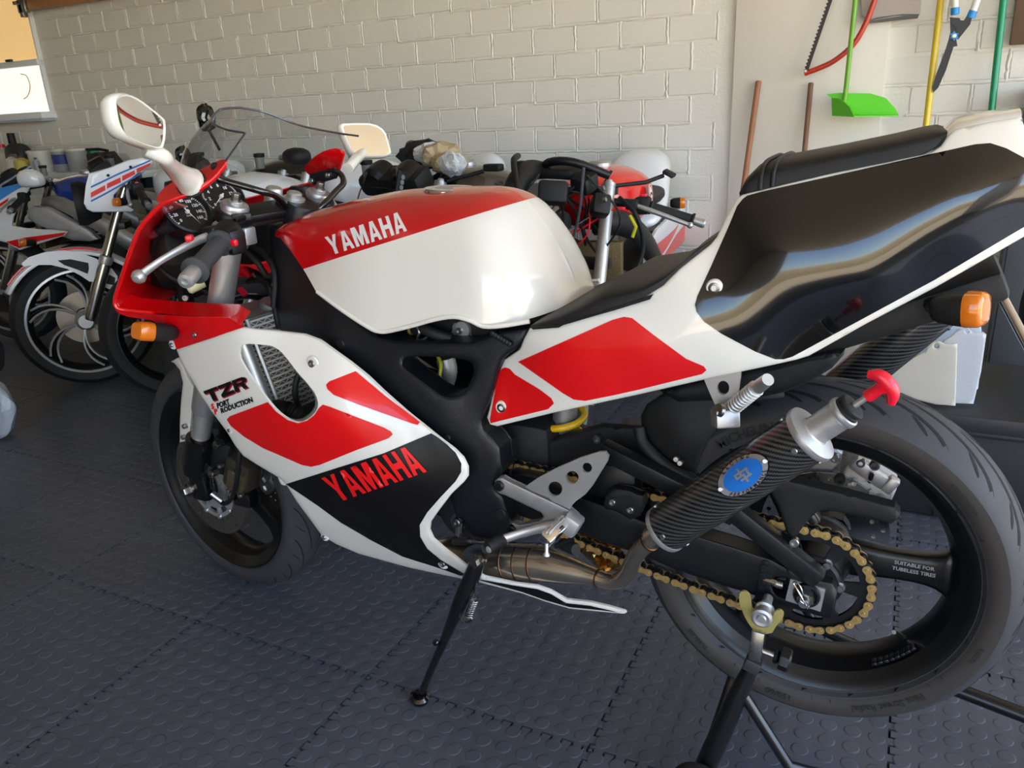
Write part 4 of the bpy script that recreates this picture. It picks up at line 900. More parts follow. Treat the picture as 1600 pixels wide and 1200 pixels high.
# rear sprocket on its carrier
YS = -.094; RP_ = .0865; NTH = 41
def sp(x, y): return V((x, YS-.003, y))
out = []
for k in range(NTH*4):
    a = 2*PI*k/(NTH*4); out.append(((RP_+(.003, .0005, -.0045, .0005)[k % 4])*cos(a), (RP_+(.003, .0005, -.0045, .0005)[k % 4])*sin(a)))
hs = [slot(0, 0, .047, .070, a+.16, a+.86) for a in [2*PI*k/6 for k in range(6)]]
SPK = flat('rear_sprocket', out, hs, sp, (0, .006, 0), BLKS, RW, step=.015, face=V((0, -2, 0)))
rev('sprocket_carrier', [(.018, -.02), (.04, -.02), (.046, -.012), (.046, .03), (.03, .05)], (0, YS+.012, 0), (0, 1, 0), BLKS, RW, n=28)
for k in range(6):
    a = 2*PI*k/6+.0; hexbolt('sprocket_nut', (.0415*cos(a), YS-.006, .0415*sin(a)), (0, -1, 0), .0065, BOLT, RW, h=.007)
# rear brake disc, right side
out = circle(0, 0, .105, 48); hs = [circle(0, 0, .045, 24)]+[circle(.08*cos(a), .08*sin(a), .004, 8) for a in [2*PI*k/18 for k in range(18)]]+[circle(.095*cos(a+.15), .095*sin(a+.15), .004, 8) for a in [2*PI*k/18 for k in range(18)]]
flat('brake_disc', out, hs, lambda x, y: V((x, .078, y)), (0, .005, 0), STEEL, RW, step=.02, face=V((0, -2, 0)))
# ---- chain
FC = V((-.525, 0, .452)); FRr = .046; RC = V((0, 0, ZR)); Dd = RC-FC; Ld = Dd.length; base_a = math.atan2(Dd.z, Dd.x); al = math.asin((RP_-FRr)/Ld)
def pol(c, r, a): return V((c.x+r*cos(a), YS, c.z+r*sin(a)))
a_up = base_a+PI/2+al; a_lo = base_a-PI/2-al
path = []
n = 40
path += [pol(FC, FRr, a_lo-(a_lo-(a_up-2*PI))*k/n) for k in range(n+1)][::1]
path = [pol(FC, FRr, a_lo+(-1)*k/n*(2*PI-(a_up-a_lo))) for k in range(n+1)]
up0, up1 = pol(FC, FRr, a_up), pol(RC, RP_, a_up); path += [up0.lerp(up1, k/60) for k in range(1, 60)]
path += [pol(RC, RP_, a_up-(a_up-a_lo)*k/70) for k in range(71)]
lo0, lo1 = pol(RC, RP_, a_lo), pol(FC, FRr, a_lo)
for k in range(1, 60):
    q = lo0.lerp(lo1, k/60); q.z -= .012*sin(PI*k/60); path.append(q)
tot = sum((path[(i+1) % len(path)]-path[i]).length for i in range(len(path))); NL = int(round(tot/.0158/2)*2); pts = []; acc = 0; tgt = 0; 
for i in range(len(path)):
    a, b = path[i], path[(i+1) % len(path)]; l = (b-a).length
    while tgt <= acc+l and len(pts) < NL: pts.append(a.lerp(b, (tgt-acc)/l if l else 0)); tgt += tot/NL
    acc += l
def dumb(p, r, w):
    o = []
    for k in range(9): a = PI/2+PI*k/8; o.append((-p/2+r*cos(a), r*sin(a)))
    o.append((0, -w))
    for k in range(9): a = -PI/2+PI*k/8; o.append((p/2+r*cos(a), r*sin(a)))
    o.append((0, w)); return o
P_ = tot/NL
def linkgeo(yo, r, w):
    g = []
    for (y0, y1) in ((-yo-.0018, -yo), (yo, yo+.0018)):
        o = dumb(P_, r, w); n = len(o); vs = [V((x, y0, z)) for x, z in o]+[V((x, y1, z)) for x, z in o]
        g.append((vs, [list(range(n)), [n+k for k in range(n)][::-1]]+[[k, n+k, n+(k+1) % n, (k+1) % n] for k in range(n)]))
    return g
og = linkgeo(.0072, .0068, .0042)
for s in (-1, 1): og.append(revgeo([(0, -.0105), (.0022, -.0105), (.0026, -.0098), (.0026, .0098), (.0022, .0105), (0, .0105)], (s*P_/2, 0, 0), (0, 1, 0), 8)[:2])
ig = linkgeo(.0048, .0068, .0045)
for s in (-1, 1): ig.append(revgeo([(.005, -.0048), (.005, .0048)], (s*P_/2, 0, 0), (0, 1, 0), 10)[:2])
CH = rev('front_sprocket', [(.012, -.006), (.036, -.004), (FRr-.004, -.003), (FRr-.004, .003), (.036, .004), (.012, .006)], (FC.x, YS, FC.z), (0, 1, 0), DSTEEL, BK, n=30)
CN = join('drive_chain', ig, DSTEEL, BK); OL = join('chain_link', og, GOLD, CN); IL = None
for i in range(NL):
    a, b = pts[i], pts[(i+1) % NL]; m_ = (a+b)/2; an = math.atan2(b.z-a.z, b.x-a.x)
    if i % 2 == 0: src = OL; q = OL if i == 0 else OL.copy()
    else:
        q = CN if i == 1 else (bpy.data.objects.new('chain_link', CN.data))
    if i not in (0, 1): COL.objects.link(q)
    if i != 1: q.parent = CN
    q['_p'] = 0; q.rotation_euler = (0, -an, 0); q.location = m_
cm = Matrix.Translation(CN.location) @ CN.rotation_euler.to_matrix().to_4x4()
for q in CN.children: q.matrix_parent_inverse = cm.inverted()
for q in [CN]+list(CN.children):
    if '_p' in q: del q['_p']
# ---- swingarm
SA = plate('swingarm', [(800, 735), (850, 745), (905, 777), (960, 795), (1007, 815), (1060, 828), (1097, 839), (1150, 855), (1207, 874), (1235, 890), (1275, 904), (1300, 912), (1308, 925), (1303, 962), (1296, 967), (1250, 954), (1205, 941), (1185, 932), (1150, 921), (1100, 905), (1050, 888), (1000, 866), (950, 850), (900, 832), (840, 815), (795, 800)], -.125, .035, BLKS, BK, step=16, rnd=(6, .005), holes=[[(1206, 912), (1210, 902), (1224, 900), (1233, 908), (1240, 925), (1235, 934), (1222, 934), (1210, 928)]])
mirror(SA, 'swingarm', BK)
bar('swingarm_brace', at(1133, 786, -.122), at(1281, 905, -.122), .028, .030, BLKS, SA, up=(-.6, 0, .8), bev=.004)
bar('swingarm_brace', at(940, 700, -.118), at(1150, 805, -.122), .028, .030, BLKS, SA, up=(-.4, 0, .9), bev=.004)
bar('swingarm_brace', V((-.13, .122, .50)), V((0, .122, .40)), .028, .030, BLKS, SA, up=(-.6, 0, .8), bev=.004)
for i in range(9):
    a = at(1196+i*.1-(i*1.4), 880+i*6.2, -.124); rev('weld_bead', [(0, .003), (.006, .002), (.0075, -.002)], a, (0, -1, 0), BLKS, SA, n=10)
for i in range(7):
    a = at(1237+i*5, 893+i*2.6, -.126); rev('weld_bead', [(0, .004), (.006, .002), (.0075, -.002)], a, (0, -1, .3), BLKS, SA, n=10)
box('swingarm_bridge', (-.33, 0, .50), (.10, .22, .07), BLKS, SA, bev=.015)
AX = plate('axle_block', [(1235, 905), (1290, 921), (1282, 956), (1227, 938)], -.128, .006, ALU, SA, step=14)
ac = V((0, -.134, ZR)); ac = at(1257, 932, -.134)
rev('axle_washer', [(.0, .002), (.0195, .002), (.020, .0), (.020, -.004)], at(1260, 931, -.134), (0, -1, 0), DSTEEL, SA, n=28); hexbolt('axle_nut', at(1259, 932, -.136), (0, -1, 0), .0135, STEEL, SA, h=.012)
rev('axle_end', [(0, .022), (.007, .022), (.0085, .018), (.0085, 0)], at(1258, 932, -.136), (0, -1, 0), BOLT, SA, n=16)
tube('retaining_clip', [at(1262, 951, -.155), at(1256, 940, -.160), at(1248, 925, -.160), at(1240, 912, -.156), at(1243, 909, -.156), at(1250, 916, -.160), at(1254, 928, -.16), at(1250, 938, -.158), at(1258, 944, -.158), at(1264, 948, -.155)], .0012, CHR, SA, n=6, curve=4)
hexbolt('adjuster_bolt', at(1213, 911, -.122), (-1, 0, .1), .006, STEEL, SA, h=.02)
SL = plate('chain_slider', [(943, 783), (950, 768), (962, 762), (985, 766), (1005, 775), (1007, 790), (1000, 806), (985, 812), (965, 800), (945, 795)], -.135, .02, BLKM, SA, step=10, rnd=(5, .008))
bolt('slider_bolt', at(957, 784, -.14), (0, -1, 0), .006, BOLT, SA); bolt('slider_bolt', at(985, 796, -.14), (0, -1, 0), .006, BOLT, SA)
# dark linkage plate and inner mudguard above the swingarm
LP = plate('linkage_cover', [(790, 735), (815, 700), (880, 680), (940, 664), (1000, 668), (1045, 700), (1060, 735), (1035, 765), (960, 745), (900, 745), (860, 770), (815, 765)], -.06, .01, BLKM, BK, step=16, rnd=(8, .01)); bolt('bolt', at(935, 685, -.064), (0, -1, 0), .008, STEEL, LP, h=.008)
hug = tps([(1000, 655, -.07), (1060, 600, -.075), (1120, 620, -.078), (1090, 735, -.085), (1010, 690, -.075), (1060, 680, -.092), (1115, 660, -.085)])
HG = shell('inner_mudguard', [(1003, 672), (1001, 650), (1010, 632), (1040, 612), (1105, 594), (1118, 622), (1124, 650), (1122, 668), (1106, 690), (1096, 712), (1087, 740), (1060, 730), (1030, 712), (1010, 694)], hug, BLKM, BK, step=12, rnd=(7, .008), th=.004)
tube('mudguard_edge', [at(*q) for q in ((998, 668, -.085), (1003, 690, -.09), (1022, 712, -.095), (1050, 735, -.098), (1082, 752, -.098), (1105, 757, -.095))], .010, BLKM, HG, n=10, curve=5)
for q in ((1057, 717), (1063, 723)): bolt('bolt', at(*q, -.105), (0, -1, .2), .0045, BOLT, HG)
rows = []
for k in range(15):
    a = math.radians(70+k*8); rows.append([V((r*cos(a), y, ZR+r*sin(a))) for (r, y) in ((.300, -.083), (.312, -.075), (.320, -.05), (.323, 0), (.320, .05), (.312, .075), (.300, .083))])
rows = rows[4:]; HB = loft('mudguard_arch', rows, BLKM, HG, closed=False, caps=False); HB.modifiers.new('t', 'SOLIDIFY').thickness = .003
# chain guard
plate('chain_guard', [(1196, 757), (1203, 750), (1236, 752), (1320, 772), (1398, 793), (1406, 803), (1403, 811), (1392, 818), (1330, 804), (1292, 797), (1276, 800), (1260, 816), (1244, 838), (1232, 840), (1226, 822), (1216, 792), (1204, 770)], -.118, .022, BLKM, BK, step=12, rnd=(5, .004))
bolt('guard_bolt', at(1241, 847, -.12), (0, -1, 0), .0075, BOLT, BK.children[-1])
# rear brake caliper and bracket on the right
cY = .085; CAL = plate('rear_caliper', [(1312, 740), (1322, 722), (1335, 708), (1352, 714), (1372, 728), (1385, 741), (1398, 752), (1401, 764), (1394, 780), (1385, 793), (1365, 790), (1340, 783), (1318, 772), (1308, 760)], cY, .05, ALUC, BK, step=9, rnd=(6, .010), it=None or 0)
rev('caliper_piston_cover', [(0, .012), (.017, .011), (.021, .006), (.022, -.01)], at(1330, 778, cY), (0, -1, 0), ALUC, CAL, n=28)
box('caliper_bridge', at(1358, 737, cY-.008), (.06, .02, .025), ALU, CAL, R=Matrix.Rotation(.55, 3, 'Y'), bev=.004); box('caliper_lug', at(1391, 757, cY-.008), (.018, .02, .03), ALU, CAL, R=Matrix.Rotation(.55, 3, 'Y'), bev=.004)
for (x, y, r, mm) in ((1312, 749, .011, BLKM), (1375, 783, .011, STEEL), (1345, 723, .009, DSTEEL), (1367, 727, .010, DSTEEL), (1334, 754, .006, BOLT), (1360, 771, .005, BOLT)): bolt('caliper_bolt', at(x, y, cY-.012), (0, -1, .1), r*.8, mm, CAL, h=.008)
tube('bleed_nipple', [at(1359, 752, cY-.005), at(1362, 742, cY-.03)], .004, BLKM, CAL, n=8)
plate('caliper_bracket', [(1250, 736), (1275, 718), (1292, 703), (1305, 700), (1316, 708), (1314, 722), (1300, 738), (1290, 745), (1262, 750)], cY+.01, .012, ALUC, CAL, step=9, rnd=(4, .004)); bolt('bracket_bolt', at(1305, 716, cY), (0, -1, 0), .008, BOLT, CAL)
# ---- shock absorber with yellow spring
SH = rev('rear_shock', [(0, -.16), (.020, -.16), (.022, -.15), (.022, .16), (0, .16)], (-.445, -.01, .60), (.10, 0, 1), ALU, BK, n=24)
hp = []
for k in range(150):
    a = k/150*2*PI*6.5; h = -.17+.30*k/150; hp.append(V((-.445, -.01, .60))+V((.10, 0, 1)).normalized()*h+V((.036*cos(a), .036*sin(a), 0)))
tube('spring', hp, .0068, YEL, SH, n=8)
# ---- engine and works seen through the gaps
ENG = box('engine_block', (-.70, 0, .47), (.36, .24, .22), BLKM, BK, R=Matrix.Rotation(.15, 3, 'Y'), bev=.04)
rev('clutch_cover', [(0, .02), (.05, .018), (.066, .008), (.068, -.03)], (-.60, -.115, .40), (0, -1, 0), GUNM, ENG, n=32); box('cylinder', (-.85, 0, .52), (.14, .18, .12), BLKM, ENG, bev=.02); box('airbox', (-.66, 0, .76), (.36, .20, .10), BLKM, ENG, bev=.03); box('gearbox', (-.53, .02, .50), (.16, .19, .14), BLKM, ENG, bev=.03)
def part_tube(n_, P, r, m, cv=4, nn=12): return tube(n_, [at(*q) for q in P], r, m, BK, n=nn, curve=cv)
CB = plate('carburettor', [(703, 502), (722, 499), (738, 508), (742, 520), (732, 530), (715, 533), (703, 525)], -.10, .06, ALUC, BK, step=8, rnd=(4, .006)); bolt('carb_screw', at(718, 517, -.104), (0, -1, 0), .006, BOLT, CB); rev('carb_dial', [(.008, .004), (.014, .004), (.016, .0), (.016, -.01)], at(724, 514, -.10), (0, -1, 0), ALU, CB, n=20)
part_tube('fuel_hose', [(648, 515, -.12), (662, 514, -.13), (680, 522, -.13), (705, 529, -.12)], .010, BLKM); part_tube('hose_clip', [(651, 508, -.135), (655, 520, -.138), (652, 530, -.135), (660, 531, -.135), (668, 526, -.135)], .0022, BOLT, 4, 6); part_tube('hose_spigot', [(641, 515, -.12), (652, 516, -.12)], .009, GOLD, 0)
part_tube('drain_hose', [(684, 556, -.06), (689, 570, -.08), (687, 590, -.09), (692, 608, -.09)], .0035, mat('yellow_tube', (206, 198, 40), .35, coat=.3)); part_tube('carb_bowl', [(696, 560, -.05), (700, 580, -.05), (694, 602, -.05)], .018, ALUC); part_tube('banjo_line', [(655, 568, -.07), (661, 582, -.08), (668, 598, -.09)], .0045, BLKM); part_tube('banjo_fitting', [(666, 590, -.092), (672, 599, -.095)], .007, BOLT, 0)
part_tube('hose_end', [(680, 601, -.095), (692, 604, -.095)], .006, CHR, 0)
# gear linkage left of the swingarm pivot
part_tube('gear_shaft', [(744, 799, -.10), (715, 816, -.16)], .016, GUNM, 0, 16); part_tube('shift_crank', [(718, 812, -.172), (716, 842, -.172)], .007, STEEL, 0); bolt('shift_bolt', at(714, 816, -.18), (0, -1, 0), .008, STEEL, BK.children[-1]); part_tube('shift_rod', [(716, 844, -.178), (790, 850, -.182), (858, 853, -.185)], .0042, STEEL, 0, 8); part_tube('rod_end', [(709, 845, -.178), (732, 845, -.178)], .008, DSTEEL, 0)
plate('engine_mount', [(722, 752), (734, 745), (744, 750), (748, 766), (742, 775), (728, 772), (722, 764)], -.13, .01, GUNM, BK, step=6); rev('mount_bush', [(.004, .003), (.008, .003), (.009, -.004)], at(736, 759, -.132), (0, -1, 0), GOLD, BK.children[-1], n=16)
# ---- exhaust
pp = [(640, 868, -.06), (700, 866, -.09), (757, 877, -.115), (800, 878, -.125), (845, 881, -.13), (890, 891, -.138), (925, 900, -.145), (950, 908, -.15), (968, 907, -.155), (981, 893, -.165), (993, 868, -.178), (1008, 850, -.188), (1032, 834, -.198)]
EX = tube('expansion_chamber', [at(*q) for q in pp], [.03, .036, .0365, .036, .033, .024, .016, .0138, .0138, .0138, .0140, .0150, .0160], PIPE, BK, n=24, curve=6)
P3 = [at(*q) for q in pp]
for (i, t) in ((2, .3), (2, .95), (3, .35), (3, .85), (6, .4), (11, .3)):
    a = P3[i].lerp(P3[i+1], t); d = (P3[i+1]-P3[i]).normalized(); r0 = [.03, .036, .0365, .036, .033, .024, .016, .0138, .0138, .0138, .0140, .0150, .0160]; r = r0[i]+(r0[i+1]-r0[i])*t
    rev('weld_ring', [(r-.002, -.003), (r+.0012, -.0015), (r+.0012, .0015), (r-.002, .003)], a, d, WELD, EX, n=28)
def silencer(A, B, plug=True):
    d = (B-A).normalized(); L = (B-A).length
    S = rev('silencer', [(.018, -.006), (.0345, -.002), (.0365, .006), (.0365, L)], A, d, CARBON, BK, n=48, uref=(0, 0, 1))
    rev('front_band', [(.0370, .000), (.0374, .002), (.0374, .006), (.0370, .008)], A, d, ALU, S, n=40); rev('inlet_collar', [(.0165, -.03), (.018, -.028), (.018, -.002), (.022, .0)], A, d, PIPE, S, n=24)
    rev('end_cap', [(.036, -.002), (.0395, -.001), (.0405, .003), (.0395, .008), (.030, .010), (.021, .012), (.0195, .014)], B, d, ALU, S, n=40)
    rev('tail_pipe', [(.0195, .010), (.0195, .050), (.0215, .052), (.0222, .056), (.0215, .060), (.019, .061), (.0165, .058), (.0165, .03), (0, .03)], B, d, ALU, S, n=32)
    for k in range(4):
        a = 2*PI*k/4+.6; u = d.orthogonal().normalized(); w = d.cross(u); o = (u*cos(a)+w*sin(a)); bolt('rivet', B-d*.012+o*.0365, o, .0042, BOLT, S, h=.002, socket=False); bolt('rivet', A+d*.016+o*.0365, o, .0042, BOLT, S, h=.002, socket=False)
    return S, d
A_, B_ = at(1037, 828, -.200), at(1262, 681, -.218)
S1, d1 = silencer(A_, B_)
# badge wrapped on the silencer
tb = bvh(S1); E = lambda k: [(1162+ (46*cos(a)*k)*.83 - (25*sin(a)*k)*-.56*0 , 0) for a in (0,)]
def ell(k, n=32): 
    ca_, sa_ = cos(-.60), sin(-.60); return [(1162+46*k*cos(2*PI*i/n)*ca_-27*k*sin(2*PI*i/n)*sa_, 742+46*k*cos(2*PI*i/n)*sa_+27*k*sin(2*PI*i/n)*ca_) for i in range(n)]
decal('badge_plate', ell(1.0), tb, BLKG, S1, step=5, off=.0014); decal('badge_ring', ell(.95), tb, ALU, S1, step=5, off=.002); decal('badge_blue', [(1162+(x-1162)*.78, 742+(y-742)*.78) for x, y in ell(.95)], tb, mat('badge_blue', (26, 110, 200), .35, coat=.4), S1, step=5, off=.0026)
def rot2(x, y, a=-.60, s=1): return (1162+(x*cos(a)-y*sin(a))*s, 742+(x*sin(a)+y*cos(a))*s)
SBD = mat('badge_silver', (178, 182, 188), .4, metal=.8)
for q in ([(-13, -9), (13, -9), (13, -5), (-13, -5)], [(-13, -9), (-9, -9), (-9, 2), (-13, 2)], [(-13, -2), (4, -2), (4, 2), (-13, 2)], [(-4, -16), (0, -16), (0, 0), (-4, 0)], [(-7, 5), (14, 5), (14, 9), (-7, 9)], [(0, 0), (4, 0), (4, 16), (0, 16)], [(8, -5), (12, -5), (12, 7), (8, 7)]): decal('badge_logo', [rot2(x*.95, y*.75) for x, y in q], tb, SBD, S1, step=4, off=.0034)
def arc_word(s, r, a0, a1, flip):
    n = len(s)
    for i, ch in enumerate(s):
        if ch == ' ': continue
        a = a0+(a1-a0)*i/(n-1); vs, fs, asp = text2d(ch, .03); h = 6.0; w = h*asp*.9
        tx, ty = -sin(a), cos(a); k = 1 if not flip else -1; q = []
        for v in vs:
            ex = (v.x-.5)*w; ey = (v.y-.5)*h; rr = 1+ (ey/27)*(1 if not flip else -1)
            ang = a+ (ex/40)*(1 if not flip else -1); q.append(V(rot2(46*.86*rr*cos(ang), 27*.84*rr*sin(ang))))
        decal2('lettering', q, fs, tb, BTXT, S1, .0034)
arc_word('RACING', 1, -PI/2-.62, -PI/2+.62, False); arc_word('PERFORMANCE', 1, PI/2+.95, PI/2-.95, True)
for a in (0.05, PI+.05): bolt('badge_rivet', cast(tb, rot2(41*cos(a), 24*sin(a)), .003), (0, -1, .3), .0035, BOLT, S1, h=.002, socket=False)
# red-handled plug in the tail pipe
PLG = rev('exhaust_plug', [(0, .048), (.0155, .048), (.0165, .055), (.0165, .060), (.0185, .061), (.0185, .064), (.0165, .065), (.0165, .067), (.0185, .068), (.0185, .071), (.0165, .073), (0, .074)], B_, d1, RUB, S1, n=28)
rev('plug_rod', [(.0042, .06), (.0042, .10)], B_, d1, ALU, S1, n=12); rev('plug_handle_neck', [(.0075, .092), (.008, .098), (.0075, .108), (.010, .116)], B_, d1, REDP, S1, n=14)
hc = B_+d1*.116; hu = (at(1363, 611, hc.y)-at(1380, 655, hc.y)).normalized(); hu = (hu-d1*hu.dot(d1)*.8).normalized()
tube('plug_handle', [hc-hu*.023-d1*.006, hc-hu*.013+d1*.004, hc+d1*.006, hc+hu*.013+d1*.004, hc+hu*.023-d1*.006], [.005, .0085, .0095, .0085, .005], REDP, S1, n=12, curve=4)
# right-hand silencer, higher under the tail
A2, B2 = at(1275, 640, .20), at(1468, 480, .20); silencer(A2, B2)
tube('right_pipe', [A2+V((-.02, 0, -.02)), V((-.16, .17, .46)), V((-.26, .13, .36)), V((-.5, .11, .34)), V((-.8, .06, .33))], [.016, .016, .022, .034, .02], PIPE, BK, n=16, curve=5)
# crumpled heat-shield foil behind the chain
rd = random.Random(4); v2, fs, _ = fill2d([(897, 836), (915, 832), (945, 838), (968, 852), (976, 868), (968, 892), (940, 893), (925, 880), (905, 860)], 6)
solid('heat_shield', [at(q[0], q[1], -.065+rd.uniform(-.008, .008)) for q in v2], fs, mat('crumpled_foil', (214, 176, 120), .25, metal=1, vary=(40, .6, .1)), BK, (0, .002, 0), ang=10)
# ---- rider footrest
FB = plate('footrest_bracket', [(773, 752), (778, 747), (785, 746), (795, 752), (865, 785), (890, 797), (901, 806), (905, 816), (902, 826), (893, 831), (870, 829), (845, 830), (812, 834), (800, 834), (794, 829), (795, 820), (802, 817), (812, 820), (842, 814), (850, 808), (846, 801), (790, 774), (780, 771), (774, 765)], -.185, .012, ALU, BK, step=9, rnd=(3, .003))
bolt('bracket_bolt', at(780, 759, -.187), (0, -1, 0), .009, BLKS, FB); bolt('bracket_bolt', at(799, 828, -.187), (0, -1, 0), .009, BLKS, FB)
plate('heel_guard', [(820, 761), (840, 747), (870, 731), (905, 716), (937, 706), (946, 706), (951, 713), (949, 721), (925, 760), (915, 772), (900, 783), (893, 790), (891, 796), (862, 783), (858, 778), (833, 768)], -.19, .005, ALU, FB, step=9, holes=[circle(867, 764, 11.5, 20), circle(894, 746, 10, 20), circle(917, 731, 8, 20)])
pa_, pb_ = at(884, 814, -.200), at(850, 846, -.252); bar('foot_peg', pa_, pb_, .022, .020, CHR, FB, up=(.5, 0, .8), bev=.004); box('peg_knuckle', at(893, 818, -.20), (.03, .03, .035), ALUC, FB, R=Matrix.Rotation(.5, 3, 'Y'), bev=.006)
dd_ = (pb_-pa_).normalized()
for k in range(3): bar('peg_ridge', pa_+dd_*.008+V((-.006+.006*k, 0, .010+.002*k)), pb_-dd_*.004+V((-.006+.006*k, 0, .010+.002*k)), .003, .004, ALU, FB, up=(.5, 0, .8), bev=.001)
tube('peg_feeler', [at(854, 849, -.258), at(854, 862, -.262), at(854, 867, -.262)], [.0035, .003, .006], ALU, FB, n=10); rev('peg_bush', [(0, .02), (.009, .02), (.0105, .016), (.0105, -.016), (.009, -.02), (0, -.02)], at(889, 854, -.20), (.8, -.5, .2), BLKM, FB, n=16); tube('peg_spring_pin', [at(868, 853, -.20), at(895, 843, -.20)], .005, DSTEEL, FB, n=8)
GLV = tube('gear_lever', [at(882, 822, -.192), at(850, 824, -.195), at(815, 833, -.205), at(787, 842, -.225)], [.0105, .0095, .008, .0085], ALU, BK, n=12, curve=4, flat=.7, udir=(0, 0, 1))
tube('lever_rubber', [at(787, 842, -.222), at(775, 848, -.235), at(762, 856, -.252)], [.0105, .011, .0105], RUB, GLV, n=14)
for k in range(8): rev('lever_rib', [(.0105, -.0011), (.0122, 0), (.0105, .0011)], at(785-k*3, 843+k*1.75, -.224-.0035*k), at(762, 856, -.252)-at(787, 842, -.222), RUB, GLV, n=14)
rev('lever_tip', [(0, .003), (.005, .002), (.0065, -.001)], at(764, 859, -.2535), (0, -1, 0), ALU, GLV, n=14)
# ---- pillion footrest
PB = plate('pillion_bracket', [(1098, 588), (1158, 575), (1157, 590), (1153, 617), (1138, 632), (1124, 640), (1117, 632), (1108, 612)], -.155, .006, ALU, BK, step=9, holes=[circle(1130, 606, 9.5, 20, 11)])
tube('pillion_peg', [at(1141, 640, -.165), at(1165, 620, -.190), at(1188, 602, -.215), at(1200, 593, -.228)], [.011, .0105, .0095, .0085], ALU, PB, n=14, curve=3)
for k in range(11): rev('peg_rib', [(.0105, -.001), (.0118, 0), (.0105, .001)], at(1141+k*4, 640-k*3.3, -.165-.0045*k), at(1200, 593, -.228)-at(1141, 640, -.165), ALU, PB, n=12)
box('peg_knuckle', at(1133, 653, -.172), (.034, .034, .026), ALU, PB, R=Matrix.Rotation(.5, 3, 'Z') @ Matrix.Rotation(-.25, 3, 'X'), bev=.003); rev('peg_washer', [(0, .004), (.009, .004), (.011, 0)], at(1124, 641, -.185), (-.5, -.8, .4), STEEL, PB, n=16); bolt('peg_pin', at(1143, 664, -.18), (.3, -.7, -.5), .006, BOLT, PB)
# ---- side stand
KS = tube('side_stand', [at(748, 866, -.185), at(746, 880, -.192), at(722, 935, -.196), at(708, 968, -.198), at(690, 1010, -.200), at(670, 1055, -.203), at(660, 1080, -.206)], [.017, .019, .0185, .0145, .0105, .0095, .0095], BLKG, BK, n=14, curve=4, flat=.8, udir=(0, 1, 0))
rev('stand_foot', [(0, .010), (.014, .009), (.020, .004), (.019, -.004), (.010, -.008), (0, -.008)], atz(656, 1090, .010), (.15, -.1, 1), BLKG, KS, n=18)
hexbolt('stand_pivot', at(744, 876, -.206), (-.1, -1, 0), .010, STEEL, KS, h=.010); tube('stand_prong', [at(692, 1010, -.195), at(682, 1005, -.215)], .0035, BLKG, KS, n=8); rev('prong_ball', [(0, -.006), (.005, -.004), (.0065, 0), (.005, .004), (0, .006)], at(681, 1004, -.216), (0, -1, 0), BLKG, KS, n=12)
hp = []
a0, a1 = at(743, 935, -.200), at(733, 962, -.202)
for k in range(91):
    t = k/90; q = a0.lerp(a1, t); an = t*2*PI*8; hp.append(q+V((.0075*cos(an), .0075*sin(an), 0)))
tube('stand_spring', hp, .0013, STEEL, KS, n=6); tube('spring_hook', [at(744, 900, -.20), a0], .002, STEEL, KS, n=6); tube('spring_hook', [a1, at(738, 968, -.203), at(728, 973, -.203), at(720, 968, -.201)], .002, STEEL, KS, n=6, curve=4)
plate('stand_bracket', [(722, 865), (728, 857), (745, 849), (752, 856), (756, 872), (740, 882), (728, 876)], -.178, .012, GUNM, BK, step=8)
# ---- front wheel
ft = [(0, .293), (.012, .2918), (.024, .2878), (.034, .281), (.043, .2705), (.050, .2585), (.0525, .252), (.0525, .245), (.049, .236), (.044, .2315)]
FW, FT = wheel(BK, (FX, 0, FZ), ST, .293, .045, .233, ft, 'front_wheel', (-.6, -.6+2*PI/3, -.6+4*PI/3), .026, '')
f = radf(ft); gv = []
for k in range(20):
    a0 = 2*PI*k/20
    for s in (1, -1): gv.append(ribbon([(a0-.45*(t**1.6), s*(.048-.042*t)) for t in [i/12 for i in range(13)]], .0013, None, f, .0004)); gv.append(ribbon([(a0+.13-.07*t, s*(.042-.016*t)) for t in [i/5 for i in range(6)]], .0012, None, f, .0004))
join('tread_grooves', gv, GROOVE, FT)
rotor = mat('rotor_steel', (112, 106, 100), .42, metal=.8)
for s in (-1, 1):
    hs = [circle(0, 0, .084, 40)]
    for k in range(24):
        a = 2*PI*k/24
        for j, r in enumerate((.094, .107, .119)): hs.append(circle(r*cos(a+j*.09), r*sin(a+j*.09), .0034, 6))
    flat('brake_rotor', circle(0, 0, .130, 64), hs, lambda x, y: V((x, s*.066, y)), (0, -s*.004, 0), rotor, FW, step=.03, face=V((0, s*3, 0)))
    hs = [circle(0, 0, .034, 24)]+[slot(0, 0, .062, .076, a, a+.5, 6) for a in [2*PI*k/10 for k in range(10)]]+[slot(0, 0, .042, .055, a+.2, a+.75, 5) for a in [2*PI*k/5 for k in range(5)]]
    flat('rotor_carrier', circle(0, 0, .0855, 60), hs, lambda x, y: V((x, s*.069, y)), (0, -s*.007, 0), ALUC, FW, step=.02, face=V((0, s*3, 0)))
    for k in range(10): a = 2*PI*k/10-.06; rev('rotor_button', [(0, .004), (.005, .004), (.006, 0)], (.0835*cos(a), s*.069, .0835*sin(a)), (0, s, 0), ALU, FW, n=10)
